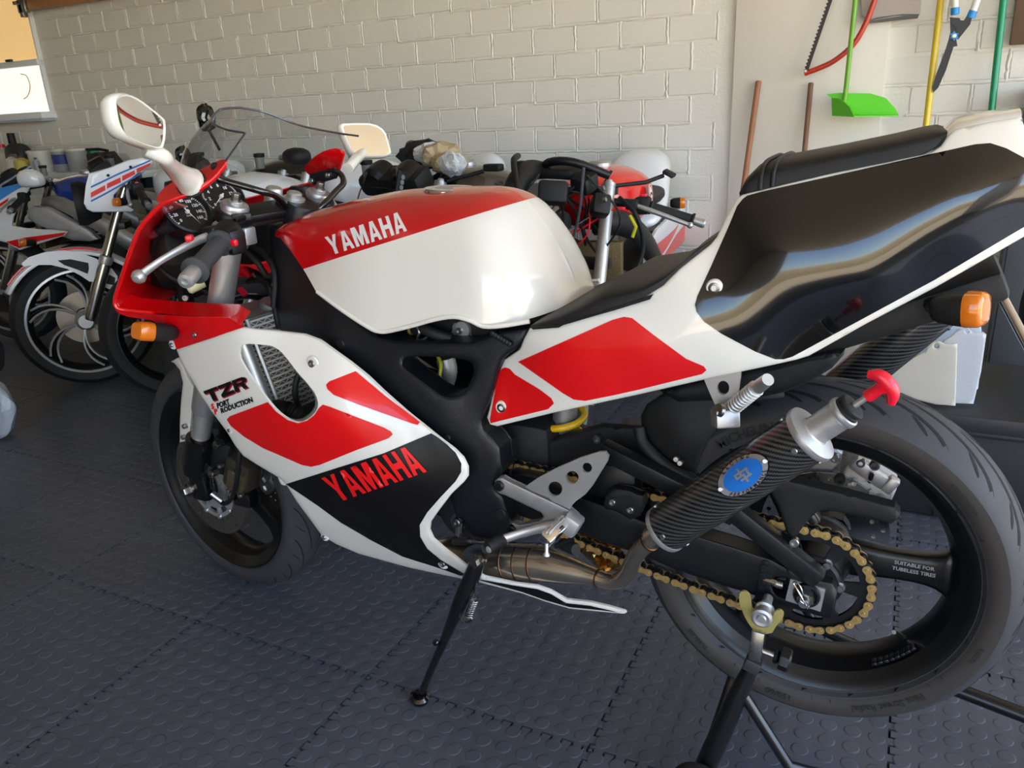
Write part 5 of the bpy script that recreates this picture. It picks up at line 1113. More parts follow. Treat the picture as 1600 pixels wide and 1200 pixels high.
# calipers, axle, lower fork castings
for s in (-1, 1):
    b = BOT[s]; B0 = V((FX-.02*s*.0+.02, s*.105, FZ)); c3 = V((FX+.115-(.015 if s > 0 else 0), s*.075, FZ+.055))
    K = box('front_caliper', c3, (.075, .05, .085), mat('caliper_grey', (70, 64, 54), .5, metal=.5), BK, R=Matrix.Rotation(.35, 3, 'Y'), bev=.012)
    box('caliper_body', c3+V((.005, s*.02, -.01)), (.05, .03, .06), mat('caliper_bronze', (104, 92, 70), .5, metal=.6), K, R=Matrix.Rotation(.35, 3, 'Y'), bev=.010); box('pad_carrier', c3+V((.012, s*.01, -.055)), (.05, .04, .035), BLKG, K, bev=.006)
    for (dx, dz) in ((-.022, .03), (.02, .02), (-.01, -.03), (.025, -.035)): bolt('caliper_bolt', c3+V((dx, s*.037, dz)), (0, s, 0), .006, BOLT, K, h=.006)
    ft_ = box('axle_clamp', V((FX+.012, s*.105, FZ+.02)), (.055, .035, .075), BLKG, BK, bev=.012)
    if s < 0:
        hexbolt('axle_nut', at(294, 765, -.125), (-.15, -1, 0), .013, STEEL, ft_, h=.016); bolt('pinch_bolt', at(333, 739, -.128), (0, -1, .1), .009, STEEL, ft_, h=.01); bolt('pinch_bolt', at(341, 694, -.12), (0, -1, .1), .009, STEEL, ft_, h=.01)
tube('brake_hose', [at(377, 655, -.10), at(376, 680, -.12), at(374, 710, -.135), at(370, 750, -.13), at(362, 778, -.11), at(350, 787, -.10), at(340, 778, -.10)], .0055, BLKM, BK, n=8, curve=5); rev('hose_ferrule', [(0, 0), (.008, 0), (.008, .03), (0, .03)], at(347, 783, -.10), (-.5, -.2, .5), BOLT, BK.children[-1], n=12)
box('caliper_hanger', V((FX+.075, -.09, FZ+.10)), (.05, .02, .09), BLKM, BK, R=Matrix.Rotation(.5, 3, 'Y'), bev=.006)
# front mudguard
rows = []
for k in range(17):
    a = math.radians(12+k*5.4); r = .306
    rows.append([Matrix.Rotation(ST, 3, 'Z') @ V((rr*cos(a), y, rr*sin(a)))+V((FX, 0, FZ)) for (rr, y) in ((.270, -.064), (.288, -.060), (.302, -.045), (.309, -.02), (.310, 0), (.309, .02), (.302, .045), (.288, .060), (.270, .064))])
FM = loft('front_mudguard', rows, WHITE, BK, closed=False, caps=False); FM.modifiers.new('t', 'SOLIDIFY').thickness = .0025; subsurf(FM)
plate('mudguard_stay', [(267, 565), (278, 559), (286, 570), (294, 590), (303, 604), (302, 622), (299, 655), (296, 688), (281, 691), (281, 660), (283, 625), (286, 598), (281, 578), (272, 567)], 0, .004, WHITE, FM, step=8, rnd=(4, .003), fn=tps([(270, 563, -.05), (303, 604, -.085), (281, 690, -.088), (296, 688, -.092), (286, 598, -.075)]))
for q in ((289, 666), (287, 683)): bolt('bolt', at(*q, -.092), (-.1, -1, .1), .006, BOLT, FM)
# ================================================================ bikes parked along the back wall
TYR2 = mat('old_tyre', (30, 30, 31), .7, bump=(300, .2)); FORKM = mat('polished_fork', (190, 188, 182), .22, metal=1); BLUE = mat('blue_paint', (20, 60, 150), .25, coat=1)
def wp(o, root):
    """parent an object modelled in world space"""
    o.parent = root; o.matrix_parent_inverse = (Matrix.Translation(root.location) @ root.rotation_euler.to_matrix().to_4x4()).inverted(); return o
def trace(name, px, p0, nrm, th, m, root, step=8, it=0, rnd=None):
    o_ = chaikin(px, it) if it else px
    v2, fs, loops = fill2d(o_, step, (), [rnd[0]*k for k in (.3, 1)] if rnd else ()); n_ = V(nrm); vs = []
    for q in v2:
        w = atp(q[0], q[1], p0, n_)
        if rnd:
            d = bdist(q, loops); R, dep = rnd
            if d < R: w -= n_*(dep*(1-math.sqrt(max(0, 1-(1-d/R)**2))))
        vs.append(w)
    return wp(solid(name, vs, fs, m, None, -n_*th), root)
def simple_wheel(name, x, root, W=.045, R=.295, rr=.235, spokes=3, rimm=RIMB, fancy=False):
    w = rev(name, [(rr, -W), (rr-.008, -W-.001), (rr-.02, -W*.7), (rr-.03, -W*.3), (rr-.03, W*.3), (rr-.02, W*.7), (rr-.008, W+.001), (rr, W), (rr-.015, 0)], (0, 0, 0), (0, 1, 0), rimm, root, n=48, closed=True); w.location = (x, 0, R)
    rev('tyre', [(rr-.005, -W), (rr+.012, -W-.008), (R-.028, -W-.009), (R-.013, -W*.7), (R-.003, -W*.3), (R, 0), (R-.003, W*.3), (R-.013, W*.7), (R-.028, W+.009), (rr+.012, W+.008), (rr-.005, W)], (0, 0, 0), (0, 1, 0), TYR2, w, n=56, closed=True)
    rev('wheel_hub', [(0, -.05), (.03, -.05), (.045, -.02), (.045, .02), (.03, .05), (0, .05)], (0, 0, 0), (0, 1, 0), BLKS if not fancy else ALU, w, n=20)
    if fancy:
        rev('rim_edge', [(rr-.012, -W-.004), (rr+.001, -W-.003), (rr-.001, -W-.007), (rr-.010, -W-.008)], (0, 0, 0), (0, 1, 0), ALU, w, n=64, closed=True)
        for k in range(6):
            a0 = 2*PI*k/6+.25
            for o in (-.10, .10):
                P = []
                for j in range(9):
                    t = j/8; r = .03+(rr-.05)*t; a = a0+o*(.3+.9*t)+.55*t*t; P.append(V((r*cos(a), -.022-.012*t, r*sin(a))))
                tube('spoke', P, .0055, ALU, w, n=6); 
            P = [V(((.03+(rr-.05)*t)*cos(a0+.55*t*t), -.012, (.03+(rr-.05)*t)*sin(a0+.55*t*t))) for t in [j/8 for j in range(9)]]
            tube('spoke', P, [.012+.012*t for t in [j/8 for j in range(9)]], BLKG, w, n=8, flat=.5, udir=(0, 1, 0))
        rev('brake_disc', [(.045, -.002), (.12, -.002), (.12, .002), (.045, .002)], (0, .055, 0), (0, 1, 0), mat('worn_disc', (150, 140, 128), .35, metal=1), w, n=40, closed=True)
    else:
        for k in range(spokes):
            a = 2*PI*k/spokes+.4; tube('spoke', [V((.03*cos(a), 0, .03*sin(a))), V((.12*cos(a), 0, .12*sin(a))), V(((rr-.02)*cos(a), 0, (rr-.02)*sin(a)))], [.02, .016, .022], rimm, w, n=8)
    return w
def soft(name, stn, m, root, pw=2.6):
    """closed body from stations (x, half width, z bottom, z top)"""
    rings = []
    for (x, w, z0, z1) in stn:
        c = (z0+z1)/2; h = (z1-z0)/2; rings.append([V((x, w*math.copysign(abs(cos(a))**(2/pw), cos(a)), c+h*math.copysign(abs(sin(a))**(2/pw), sin(a)))) for a in [2*PI*k/20 for k in range(20)]])
    return subsurf(loft(name, rings, m, root, ang=60))
def parked(label, head, rz, tank=None, tail=None, tail_end=1.08, fancy=False, bars=True, wires=False, dz=0, inst=True, mud=None, group='motorcycles parked along the back wall', fw=True, shell=True):
    B = thing('parked_motorcycle', label, 'motorcycle', (head[0], head[1], 0), rz, group)
    if fw: simple_wheel('front_wheel', -.29, B, fancy=fancy)
    simple_wheel('rear_wheel', min(1.0, tail_end-.12), B, W=.06, R=.30)
    for s in (-1, 1):
        t = V((0, s*.095, .915+dz)); b = V((-.27, s*.095, .31)); d = (b-t).normalized(); L = (b-t).length
        F = rev('fork_leg', [(.0, 0), (.018, 0), (.0185, .005), (.0185, L*.55), (.024, L*.56), (.0255, L*.6), (.0255, L*.97), (.02, L), (0, L)], t, d, FORKM if fancy else ALU, B, n=18)
        rev('fork_cap', [(0, -.012), (.010, -.012), (.011, -.004), (.0195, -.003), (.0195, .006)], t, d, ALU, F, n=16); rev('dust_seal', [(.019, L*.555), (.028, L*.56), (.028, L*.6), (.0265, L*.61)], t, d, ALU if fancy else BLKM, F, n=18)
    join('top_yoke', [bargeo((0, -.11, .895+dz), (.03, 0, .90+dz), .05, .022), bargeo((.03, 0, .90+dz), (0, .11, .895+dz), .05, .022)], BLKS, B); join('lower_yoke', [bargeo((-.08, -.11, .70+dz), (-.05, 0, .70+dz), .05, .028), bargeo((-.05, 0, .70+dz), (-.08, .11, .70+dz), .05, .028)], BLKS, B)
    if bars:
        for s in (-1, 1):
            H = tube('handlebar', [(.0, s*.11, .865+dz), (.02, s*.17, .86+dz)], .012, BLKS, B, n=10); o = V((.02, s*.17, .86+dz)); d = V((.12, s*.92, -.30)).normalized()
            rev('grip', [(0, 0), (.018, 0), (.021, .004), (.0165, .008), (.016, .12), (.021, .125), (.021, .13), (0, .13)], o+d*.04, d, RUB, H, n=16); rev('bar_end', [(0, .17), (.011, .17), (.013, .2), (.010, .204), (0, .204)], o, d, ALU, H, n=14)
            box('switch_box', o+d*.02, (.045, .045, .05), BLKM, H, bev=.01); box('kill_switch', o+d*.02+V((0, 0, .027)), (.014, .02, .008), REDP, H, bev=.002)
            tube('lever', [o+V((-.035, 0, .0)), o+d*.07+V((-.05, 0, 0)), o+d*.17+V((-.062, 0, -.004))], [.006, .0075, .006], ALU, H, n=8, curve=3); rev('lever_ball', [(0, -.009), (.007, -.006), (.0095, 0), (.007, .006), (0, .009)], o+d*.17+V((-.062, 0, -.004)), d, ALU, H, n=12)
            box('lever_perch', o+V((-.03, s*-.005, 0)), (.035, .035, .028), BLKM, H, bev=.006)
    if inst:
        I = box('instrument_pod', (-.10, 0, .93+dz), (.09, .24, .07), BLKM, B, R=Matrix.Rotation(-.5, 3, 'Y'), bev=.02)
        for s in (-.055, .055): rev('gauge_cup', [(0, 0), (.042, 0), (.046, .02), (.046, .06), (.03, .075), (0, .075)], (-.075, s, .955+dz), (-.85, 0, -.4), BLKS, I, n=20)
        if shell: rev('headlight_shell', [(.09, -.03), (.095, 0), (.07, .06), (0, .09)], (-.20, 0, .80+dz), (1, 0, 0), BLKM, I, n=20)
    r_ = rev('brake_reservoir', [(0, -.03), (.016, -.03), (.017, .012)], (-.06, .15, .965+dz), (0, 0, 1), mat('smoked_pot', (120, 120, 116), .4), B, n=16); rev('reservoir_cap', [(.019, .01), (.02, .012), (.02, .024), (0, .026)], (-.06, .15, .965+dz), (0, 0, 1), BLKM, r_, n=18)
    for s in (-1, 1):
        tube('frame_spar', [(.03, s*.045, .80+dz), (.18, s*.12, .74), (.45, s*.15, .58), (.62, s*.13, .44)], [.035, .04, .045, .05], BLKS if not fancy else ALU, B, n=10, curve=3, flat=.5, udir=(0, 0, 1)); bar('swingarm', (.60, s*.10, .40), (min(1.0, tail_end-.12), s*.11, .30), .03, .05, BLKS, B)
    E_ = box('engine', (.30, 0, .42), (.34, .28, .26), BLKM, B, bev=.05)
    for k in range(6): box('cooling_fin', (.16, 0, .50+k*.018), (.13, .19, .006), GUNM, E_, bev=.002)
    box('radiator', (.02, 0, .62), (.03, .26, .20), mat('brass_core', (120, 104, 74), .4, metal=.8, bump=(300, .5)), B, bev=.004)
    tube('exhaust', [(.1, .05, .40), (.12, .08, .25), (.5, .14, .22), (.85, .19, .36)], [.02, .022, .035, .04], STEEL, B, n=12, curve=4)
    if tank: soft('fuel_tank', [(.09, .03, .82, .88), (.11, .085, .75, .915+dz), (.20, .13, .72, .95+dz), (.33, .155, .71, .955+dz), (.43, .15, .72, .93+dz), (.50, .115, .74, .87+dz), (.525, .06, .76, .82)], tank, B); rev('filler_cap', [(0, .006), (.032, .006), (.038, 0), (.038, -.01)], (.27, 0, .957+dz), (0, 0, 1), ALU, B, n=20)
    soft('rider_seat', [(.50, .05, .74, .79), (.53, .11, .74, .80), (.65, .14, .745, .79), (.78, .13, .76, .815), (.82, .08, .77, .82)], VINYL, B)
    if tail: soft('tail_hump', [(.60, .10, .66, .70), (.64, .13, .66, .735), (.76, .14, .68, .79), (.83, .13, .70, .90), (.90, .12, .73, .935), (tail_end-.06, .10, .78, .93), (tail_end, .07, .82, .90)], tail, B)
    if wires:
        rd = random.Random(3); mm = [BLKM, BLKM, BLKM, REDP, GREYP]
        for k in range(16):
            p = V((rd.uniform(-.2, .02), rd.uniform(-.12, .12), .90+dz+rd.uniform(-.06, .08))); q = V((rd.uniform(-.12, .08), rd.uniform(-.13, .13), .70+rd.uniform(-.1, .1))); mmid = (p+q)/2+V((rd.uniform(-.1, .03), rd.uniform(-.1, .1), rd.uniform(-.02, .05))); tube('loose_wire', [p, mmid, q], rd.choice((.0022, .003, .004)), mm[k % 5], B, n=6, curve=6)
    if mud: pass
    return B
# red and white one, front end stripped
D_ = parked('motorcycle with red tank, white tail and stripped front end standing behind the seat', (-.80, .94), math.radians(96), RED, WHITE2, wires=True, dz=-.03, tail_end=1.12, shell=False, inst=False)
e = rev('tank_emblem', [(.0, .0015), (.026, .0015), (.026, 0)], (.30, -.157, .83), (0, -1, .15), WTXT, D_, n=28); rev('emblem_ring', [(.019, .002), (.0235, .002), (.0235, .0005), (.019, .0005)], (.30, -.157, .83), (0, -1, .15), RED, e, n=28, closed=True)
for k in range(3):
    a = PI/2+k*2*PI/3; bar('emblem_fork', V((.30, -.1595, .83)), V((.30+.018*cos(a), -.1595, .83+.018*sin(a))), .003, .003, BTXT, e, bev=0)
lD = Matrix.Rotation(D_.rotation_euler.z, 3, 'Z') @ V((0, -1, 0)); pD = V((-.80, .94, 0))+lD*.142
trace('tail_side', [(1012, 412), (1013, 388), (1030, 358), (1050, 338), (1070, 322), (1085, 300), (1094, 310), (1094, 332), (1088, 352), (1062, 384), (1034, 408)], pD, lD, .01, WHITE2, D_, rnd=(4, .006))
trace('red_stripe', [(1017, 390), (1054, 360), (1063, 347), (1047, 380), (1027, 409), (1016, 411)], pD+lD*.002, lD, .001, REDG, D_, it=1); trace('red_stripe', [(1084, 337), (1090, 341), (1087, 356), (1070, 376), (1050, 396), (1034, 407), (1045, 388), (1062, 360)], pD+lD*.002, lD, .001, REDG, D_, it=1)
trace('number_panel', [(1096, 246), (1109, 256), (1112, 268), (1106, 305), (1097, 334), (1090, 312), (1086, 275), (1088, 258)], pD+lD*-.012, lD, .006, BLKG, D_, rnd=(3, .004)); vs_, fs_, _a = text2d('TZR', .03); mp_ = quadmap([(1088, 270), (1103, 252), (1104, 259), (1089, 278)]); wp(mk('lettering', [atp(*mp_(*v_), pD+lD*-.008, lD) for v_ in vs_], fs_, mat('gold_print', (214, 160, 40), .4), None, smooth=False), D_)
indicator(V((1.02, -.1, .71)), V((1.03, -.16, .71)), .022, D_)
tube('air_duct', [(-.24, .12, .82), (-.19, .12, .90), (-.10, .11, .935), (.0, .09, .925)], [.03, .032, .03, .022], BLKM, D_, n=12, curve=4); tube('fairing_bracket', [(-.30, .06, .80), (-.26, .09, .90), (-.17, .13, .965), (-.08, .15, .975)], .009, BLKM, D_, n=8, curve=4); tube('fairing_bracket', [(-.06, -.11, .915), (-.10, -.02, .955), (-.08, .06, .955), (.0, .11, .92)], .012, BLKS, D_, n=8, curve=4)
for (x_, y_, z_, sx_, sy_, sz_, r_) in ((-.17, .02, .88, .07, .08, .06, .3), (-.10, -.05, .90, .06, .06, .05, -.4), (-.21, .10, .80, .06, .06, .09, .2), (-.05, .03, .93, .09, .11, .03, -.2), (-.12, -.10, .84, .05, .05, .06, .5)): box('relay_box', (x_, y_, z_), (sx_, sy_, sz_), BLKM, D_, R=Matrix.Rotation(r_, 3, 'Y') @ Matrix.Rotation(r_, 3, 'Z'), bev=.010)
for k_ in range(5): rev('wire_clip', [(0, .004), (.006, .004), (.007, -.004)], (-.15+.03*k_, -.12+.01*k_, .86+.012*(k_ % 3)), (-.3, -1, .2), BOLT, D_, n=10)
tube('mirror_stay', [(.0, -.10, .88), (.05, -.19, .885), (.085, -.235, .90)], .006, BLKM, D_, n=8); PLT = box('mirror_plate', (.095, -.25, .905), (.05, .035, .012), BLKM, D_, R=Matrix.Rotation(.5, 3, 'X'), bev=.004)
tube('brake_hose', [(-.02, -.13, .85), (-.06, -.19, .80), (-.03, -.2, .70), (-.05, -.16, .60), (.02, -.12, .55)], .007, BLKM, D_, n=8, curve=4); tube('wire_tag', [(-.02, -.16, .80), (-.03, -.18, .77), (-.03, -.17, .74)], .005, mat('yellow_tag', (220, 214, 30), .5), D_, n=6)
# dark one with wrapped parts
C_ = parked('motorcycle with bare black instruments and bubble-wrapped parts behind the tank', (-1.34, .92), math.radians(84), BLKG, None, tail_end=1.0, wires=True, dz=-.02, bars=False)
rd = random.Random(8); g = []
def lump(name, c, r, m, root, sx=1, sy=1, sz=1, seed=0):
    bm = bmesh.new(); bmesh.ops.create_icosphere(bm, subdivisions=3, radius=1); r_ = random.Random(seed)
    for v in bm.verts:
        k = 1+.16*sin(v.co.x*7+seed)*sin(v.co.y*6+1)+r_.uniform(-.07, .07); v.co = V((v.co.x*sx*r*k, v.co.y*sy*r*k, v.co.z*sz*r*k))+V(c)
    return bm2(name, bm, m, root, ang=25)
WRAP = mat('brown_paper', (186, 164, 126), .5, bump=(60, .8), vary=(30, .7)); BUB = mat('bubble_wrap', (206, 208, 206), .2, bump=(160, 1), coat=.5)
lump('wrapped_part', (.10, -.03, .97), .06, WRAP, C_, 1.3, .9, .7, 1); lump('wrapped_part', (.05, -.10, .95), .05, WRAP, C_, 1.1, 1.2, .7, 2); lump('bubble_wrap', (.02, -.13, .95), .04, BUB, C_, .8, 1.2, .9, 3); lump('bubble_wrap', (.13, .04, .975), .05, BUB, C_, 1.1, 1, .7, 4); lump('wrapped_part', (.17, .10, .97), .07, BLKM, C_, 1.2, 1.2, .7, 5)
tube('mirror_stay', [(.0, -.12, .90), (.06, -.22, .925)], .006, BLKM, C_, n=8); box('mirror_plate', (.07, -.25, .935), (.035, .06, .022), BLKM, C_, bev=.006)
for k in range(6): rev('bracket_hole', [(.004, .001), (.007, .001), (.007, -.001)], (-.20-.006*k, -.115, .93-.014*k), (-.2, -1, 0), BOLT, C_, n=10)
box('bracket_strip', (-.215, -.108, .895), (.03, .008, .11), BLKM, C_, R=Matrix.Rotation(.35, 3, 'Y'), bev=.003)
# white-fairing one further along
F_ = parked('white motorcycle mostly hidden behind the clocks and brake reservoir', (-1.95, 1.05), math.radians(68), WHITE2, WHITE2, tail_end=.98, inst=False, bars=False)
soft('front_fairing', [(-.36, .05, .72, .84), (-.30, .13, .66, .92), (-.15, .19, .62, .95), (.0, .205, .60, .90), (.12, .20, .56, .84)], WHITE2, F_)
mm_ = soft('rear_view_mirror', [(-.07, .03, .97, 1.0), (-.05, .055, .955, 1.02), (.0, .06, .955, 1.02), (.02, .03, .97, 1.0)], BLKM, F_); mm_.location = (0, -.08, -.01)
# black one behind the nose cowl
E1 = parked('black motorcycle with dark mirrors half hidden by the red nose cowl', (-2.48, 1.22), math.radians(56), BLKG, None, tail_end=.90, inst=True, bars=False)
for (x, y, Y, s) in ((322, 184, 1.25, 1), (287, 247, 1.2, .9)):
    c = at(x, y, Y); R_ = Matrix.Rotation(E1.rotation_euler.z, 3, 'Z').inverted(); lc = R_ @ (c-V((E1.location.x, E1.location.y, 0)))
    o = lump('rear_view_mirror', lc, .045*s, BLKG, E1, .8, .6, 1.2, 0); tube('mirror_stem', [lc-V((0, 0, .04)), lc+V((.03, -.02*s, -.13))], .006, BLKM, E1, n=8)
# white one with striped half fairing
B_B = parked('motorcycle with white striped half fairing and black wheel with silver curved spokes', (-3.02, 1.19), math.radians(53), WHITE2, WHITE2, tail_end=.98, fancy=True, inst=True, bars=True)
lf = Matrix.Rotation(B_B.rotation_euler.z, 3, 'Z') @ V((0, -1, 0)); fwv = Matrix.Rotation(B_B.rotation_euler.z, 3, 'Z') @ V((-1, 0, 0)); p0 = V((-3.02, 1.19, 0))+lf*.15
FAIR = trace('half_fairing', [(134, 290), (139, 271), (146, 269), (170, 262), (200, 250), (222, 246), (240, 252), (238, 257), (222, 266), (205, 280), (188, 294), (178, 305), (178, 313), (186, 318), (200, 321), (209, 328), (205, 331), (145, 332), (135, 327), (131, 318)], p0, lf, .012, WHITE2, B_B, step=8, rnd=(4, .008))
p1 = p0+lf*.0015
for q in ([(142, 301), (164, 289), (165, 297), (142, 309)], [(167, 287), (188, 277), (189, 285), (167, 295)], [(191, 275), (210, 266), (211, 272), (191, 283)], [(213, 264), (236, 254), (234, 259), (214, 270)]): wp(trace('red_stripe', q, p1, lf, .001, REDG, B_B), FAIR) if False else trace('red_stripe', q, p1, lf, .001, REDG, B_B)
for q in ([(142, 291), (188, 269), (234, 250), (235, 252), (188, 272), (142, 294)], [(142, 313), (165, 301), (190, 287), (226, 267), (224, 270), (190, 290), (165, 304), (142, 316)]): trace('blue_stripe', q, p1, lf, .001, mat('blue_graphic', (30, 90, 180), .4), B_B)
trace('headlight_surround', [(131, 318), (134, 290), (139, 271), (144, 274), (142, 292), (141, 318), (138, 325)], p0+lf*.004, lf, .004, WHITE2, B_B)
scr_ = trace('windscreen', [(146, 269), (160, 254), (182, 239), (197, 240), (204, 247), (200, 250), (170, 262)], p0+lf*.001, lf, .003, CLEAR, B_B)
wp(indicator(atp(198, 315, p0, lf), atp(178, 316, p0+lf*.03, lf), .018, None), B_B)
for (x, y) in ((169, 274), (204, 261)): wp(bolt('screw', atp(x, y, p1, lf), lf, .006, BLKM, None), B_B)
# front mudguard with cut-outs
MG = []
MC = V((-3.02, 1.19, 0))+fwv*.29+V((0, 0, .295))
def mgp(r, a, y): return MC+(-fwv)*(r*cos(a))+V((0, 0, r*sin(a)))+lf*y
rows = [[mgp(r, math.radians(a), y) for (r, y) in ((.30, .062), (.312, .058), (.322, .04), (.325, 0), (.322, -.04), (.30, -.062))] for a in range(28, 150, 8)]
M1 = wp(loft('front_mudguard', rows, WHITE2, None, closed=False, caps=False), B_B); M1.modifiers.new('t', 'SOLIDIFY').thickness = .004
trace('mudguard_side', [(33, 412), (45, 402), (70, 394), (100, 391), (125, 395), (150, 404), (175, 420), (184, 432), (182, 452), (170, 452), (150, 440), (140, 440), (125, 430), (105, 420), (80, 414), (55, 414), (38, 417)], MC+lf*.063, lf, .004, WHITE2, B_B, step=7)
trace('mudguard_slot', [(90, 407), (110, 405), (138, 411), (139, 420), (137, 428), (120, 421), (100, 414)], MC+lf*.065, lf, .002, BLKM, B_B); trace('mudguard_slot', [(160, 436), (168, 428), (180, 434), (179, 446), (165, 443)], MC+lf*.065, lf, .002, BLKM, B_B)
tube('mudguard_edge', [mgp(.325, math.radians(a), .045) for a in range(70, 150, 8)], .004, REDG, None, n=6); wp(bpy.context.scene.objects[-1] if False else [o for o in COL.objects if o.name.startswith('mudguard_edge') and o.parent is None][0], B_B)
# blue, white and red one at the left edge of the picture
A_A = parked('blue-tanked white and red faired motorcycle at the left edge with bright alloy frame', (-4.05, 1.45), math.radians(24), BLUE, WHITE2, tail_end=1.1, fancy=True, inst=True, bars=True, dz=-.06)
la = Matrix.Rotation(A_A.rotation_euler.z, 3, 'Z') @ V((0, -1, 0)); pA = V((-4.05, 1.45, 0))+la*.20
AF = trace('side_fairing', [(-40, 300), (0, 296), (20, 295), (34, 291), (44, 294), (36, 308), (26, 324), (19, 340), (17, 353), (40, 357), (88, 360), (105, 362), (101, 368), (30, 391), (8, 379), (-40, 368)], pA, la, .01, WHITE2, A_A, step=9, rnd=(4, .006))
pA1 = pA+la*.0015
trace('red_stripe', [(9, 378), (40, 371), (103, 363), (98, 368), (60, 377), (30, 388)], pA1, la, .001, REDG, A_A); trace('blue_stripe', [(-40, 296), (0, 294), (34, 285), (36, 291), (20, 300), (0, 313), (-40, 318)], pA1, la, .001, mat('sky_blue', (60, 140, 215), .35, coat=.5), A_A); trace('red_stripe', [(-20, 322), (0, 318), (14, 309), (12, 314), (0, 323), (-20, 328)], pA1, la, .001, REDG, A_A)
wp(indicator(atp(56, 379, pA, la), atp(30, 379, pA+la*.06, la), .02, None), A_A)
c = atp(53, 280, pA+la*.10, la); R_ = Matrix.Rotation(A_A.rotation_euler.z, 3, 'Z').inverted(); lc = R_ @ (c-V((A_A.location.x, A_A.location.y, 0))); MM = soft('rear_view_mirror', [(-.075, .02, -.02, .02), (-.06, .04, -.04, .045), (.0, .05, -.04, .055), (.05, .03, -.035, .02)], WHITE2, A_A); MM.location = lc
trace('alloy_frame', [(40, 330), (50, 322), (72, 324), (105, 342), (135, 358), (152, 374), (140, 378), (112, 376), (85, 366), (58, 352), (42, 342)], pA-la*.04, la, .03, mat('polished_alloy', (206, 208, 214), .36, metal=.75), A_A, rnd=(4, .01)); tube('screen_edge', [atp(x, y, pA, la) for x, y in ((-10, 296), (20, 278), (48, 260))], .005, mat('pale_screen', (190, 212, 236), .1, coat=1, trans=.5), None, n=6); wp([o for o in COL.objects if o.name.startswith('screen_edge') and o.parent is None][0], A_A)
# ================================================================ paddock stand under the swingarm
PS = thing('paddock_stand', 'black tubular paddock stand with gold hooks holding up the rear wheel', 'stand', (0, 0, 0))
STB = mat('stand_black', (14, 14, 15), .35, coat=.3)
sp = at(1193, 957, -.175); rev('swingarm_spool', [(0, .020), (.006, .020), (.0075, .018), (.012, .019), (.0155, .017), (.0155, .012), (.011, .010), (.0095, .004), (.011, -.004), (.0145, -.006), (.0145, -.010), (.008, -.012), (.008, -.04)], sp, (0, -1, 0), ALU, BK, n=24)
sp2 = V((sp.x, -sp.y, sp.z))
for s, c in ((-1, sp), (1, sp2)):
    def hp(dx, dz, dy=0): return V((c.x+dx, c.y+s*dy, c.z+dz))
    hook = [(-.036, .030), (-.028, .033), (-.020, .026), (-.019, .012), (-.014, -.006), (-.004, -.013), (.006, -.013), (.014, -.004), (.016, .008), (.022, .014), (.029, .010), (.029, 0), (.020, -.016), (.014, -.034), (-.012, -.034), (-.024, -.018), (-.032, .0), (-.037, .016)]
    flat('hook_plate', chaikin(hook, 1), [], lambda x, z: hp(x, z, .004), (0, .005*(-s), 0), ZINC, PS, step=.01, face=V((0, s*5, 0)))
    top = c+V((-.004, s*.004, -.030)); mid = c+V((-.006, s*.012, -.078)); low = V((-.128, s*.205, .06))
    bar('adjuster_tube', top, mid, .020, .020, STEEL, PS, up=(0, 1, 0)); bar('upright_collar', mid, mid+(low-mid).normalized()*.02, .024, .024, ZINC if False else GUNM, PS, up=(0, 1, 0))
    tube('upright', [mid+(low-mid)*.05, mid.lerp(low, .35), mid.lerp(low, .75), low+V((.0, 0, .0))], [.011, .015, .017, .017], STB, PS, n=14, curve=3)
    rear = V((.42, s*.10, .07)); tube('lower_rail', [mid.lerp(low, .30)+V((.006, 0, 0)), V((.0, s*.19, .10)), V((.2, s*.155, .07)), rear, V((.75, s*.05, .10))], [.009, .010, .0135, .0135, .0135], STB, PS, n=12)
    kn = mid.lerp(top, .35); tube('clamp_screw', [kn, kn+V((.035, 0, -.006))], .005, BOLT, PS, n=8); rev('clamp_knob', [(0, 0), (.010, 0), (.012, .005), (.008, .008), (.017, .009), (.018, .013), (.018, .022), (.015, .025), (0, .025)], kn+V((.026, 0, -.004)), (1, 0, -.15), BLKS, PS, n=8)
    W = rev('castor_wheel', [(.012, -.016), (.030, -.016), (.042, -.013), (.045, -.006), (.045, .006), (.042, .013), (.030, .016), (.012, .016)], V((low.x-.004, s*.240, .045)), (0, 1, 0), RUB, PS, n=28); rev('castor_hub', [(0, -.019), (.008, -.019), (.010, -.017), (.028, -.0165), (.028, .0165), (0, .018)], V((low.x-.004, s*.240, .045)), (0, -s, 0), REDP, W, n=20); rev('castor_washer', [(.0, -.021), (.010, -.021), (.011, -.018)], V((low.x-.004, s*.24, .045)), (0, s, 0), CHR, W, n=16)
tube('cross_tube', [V((-.128, -.22, .06)), V((-.128, .22, .06))], .012, STB, PS, n=12)
# ================================================================ tools on the wall
YT = YW-.045; WOOD = mat('wooden_stick', (170, 112, 78), .5, vary=(40, .7))
def pole(name, label, cat, p0, p1, r, m, Y=YT, toe=None):
    a = at(*p0, Y); b = at(*p1, Y); d = (b-a); e2 = a+d*((a.z-.006)/(a.z-b.z)); e2.y -= .12
    t = thing(name, label, cat, (e2.x, e2.y, 0)); P = [q-V((e2.x, e2.y, 0)) for q in (a, a.lerp(e2, .5), e2)]
    tube('shaft', P, r, m, t, n=12); rev('end_cap', [(0, .006), (r*.8, .004), (r*1.02, 0), (r*1.02, -.01)], P[0], (P[0]-P[2]).normalized(), m, t, n=12); return t
pole('wooden_pole', 'reddish wooden pole leaning on the board nearest the brick edge', 'pole', (1185, 128), (1167, 275), .011, WOOD)
pole('wooden_pole', 'thin dull brown wooden pole leaning on the board below the bow saw', 'pole', (1267, 131), (1258, 240), .0095, mat('dull_wood', (136, 96, 70), .55, vary=(40, .7)))
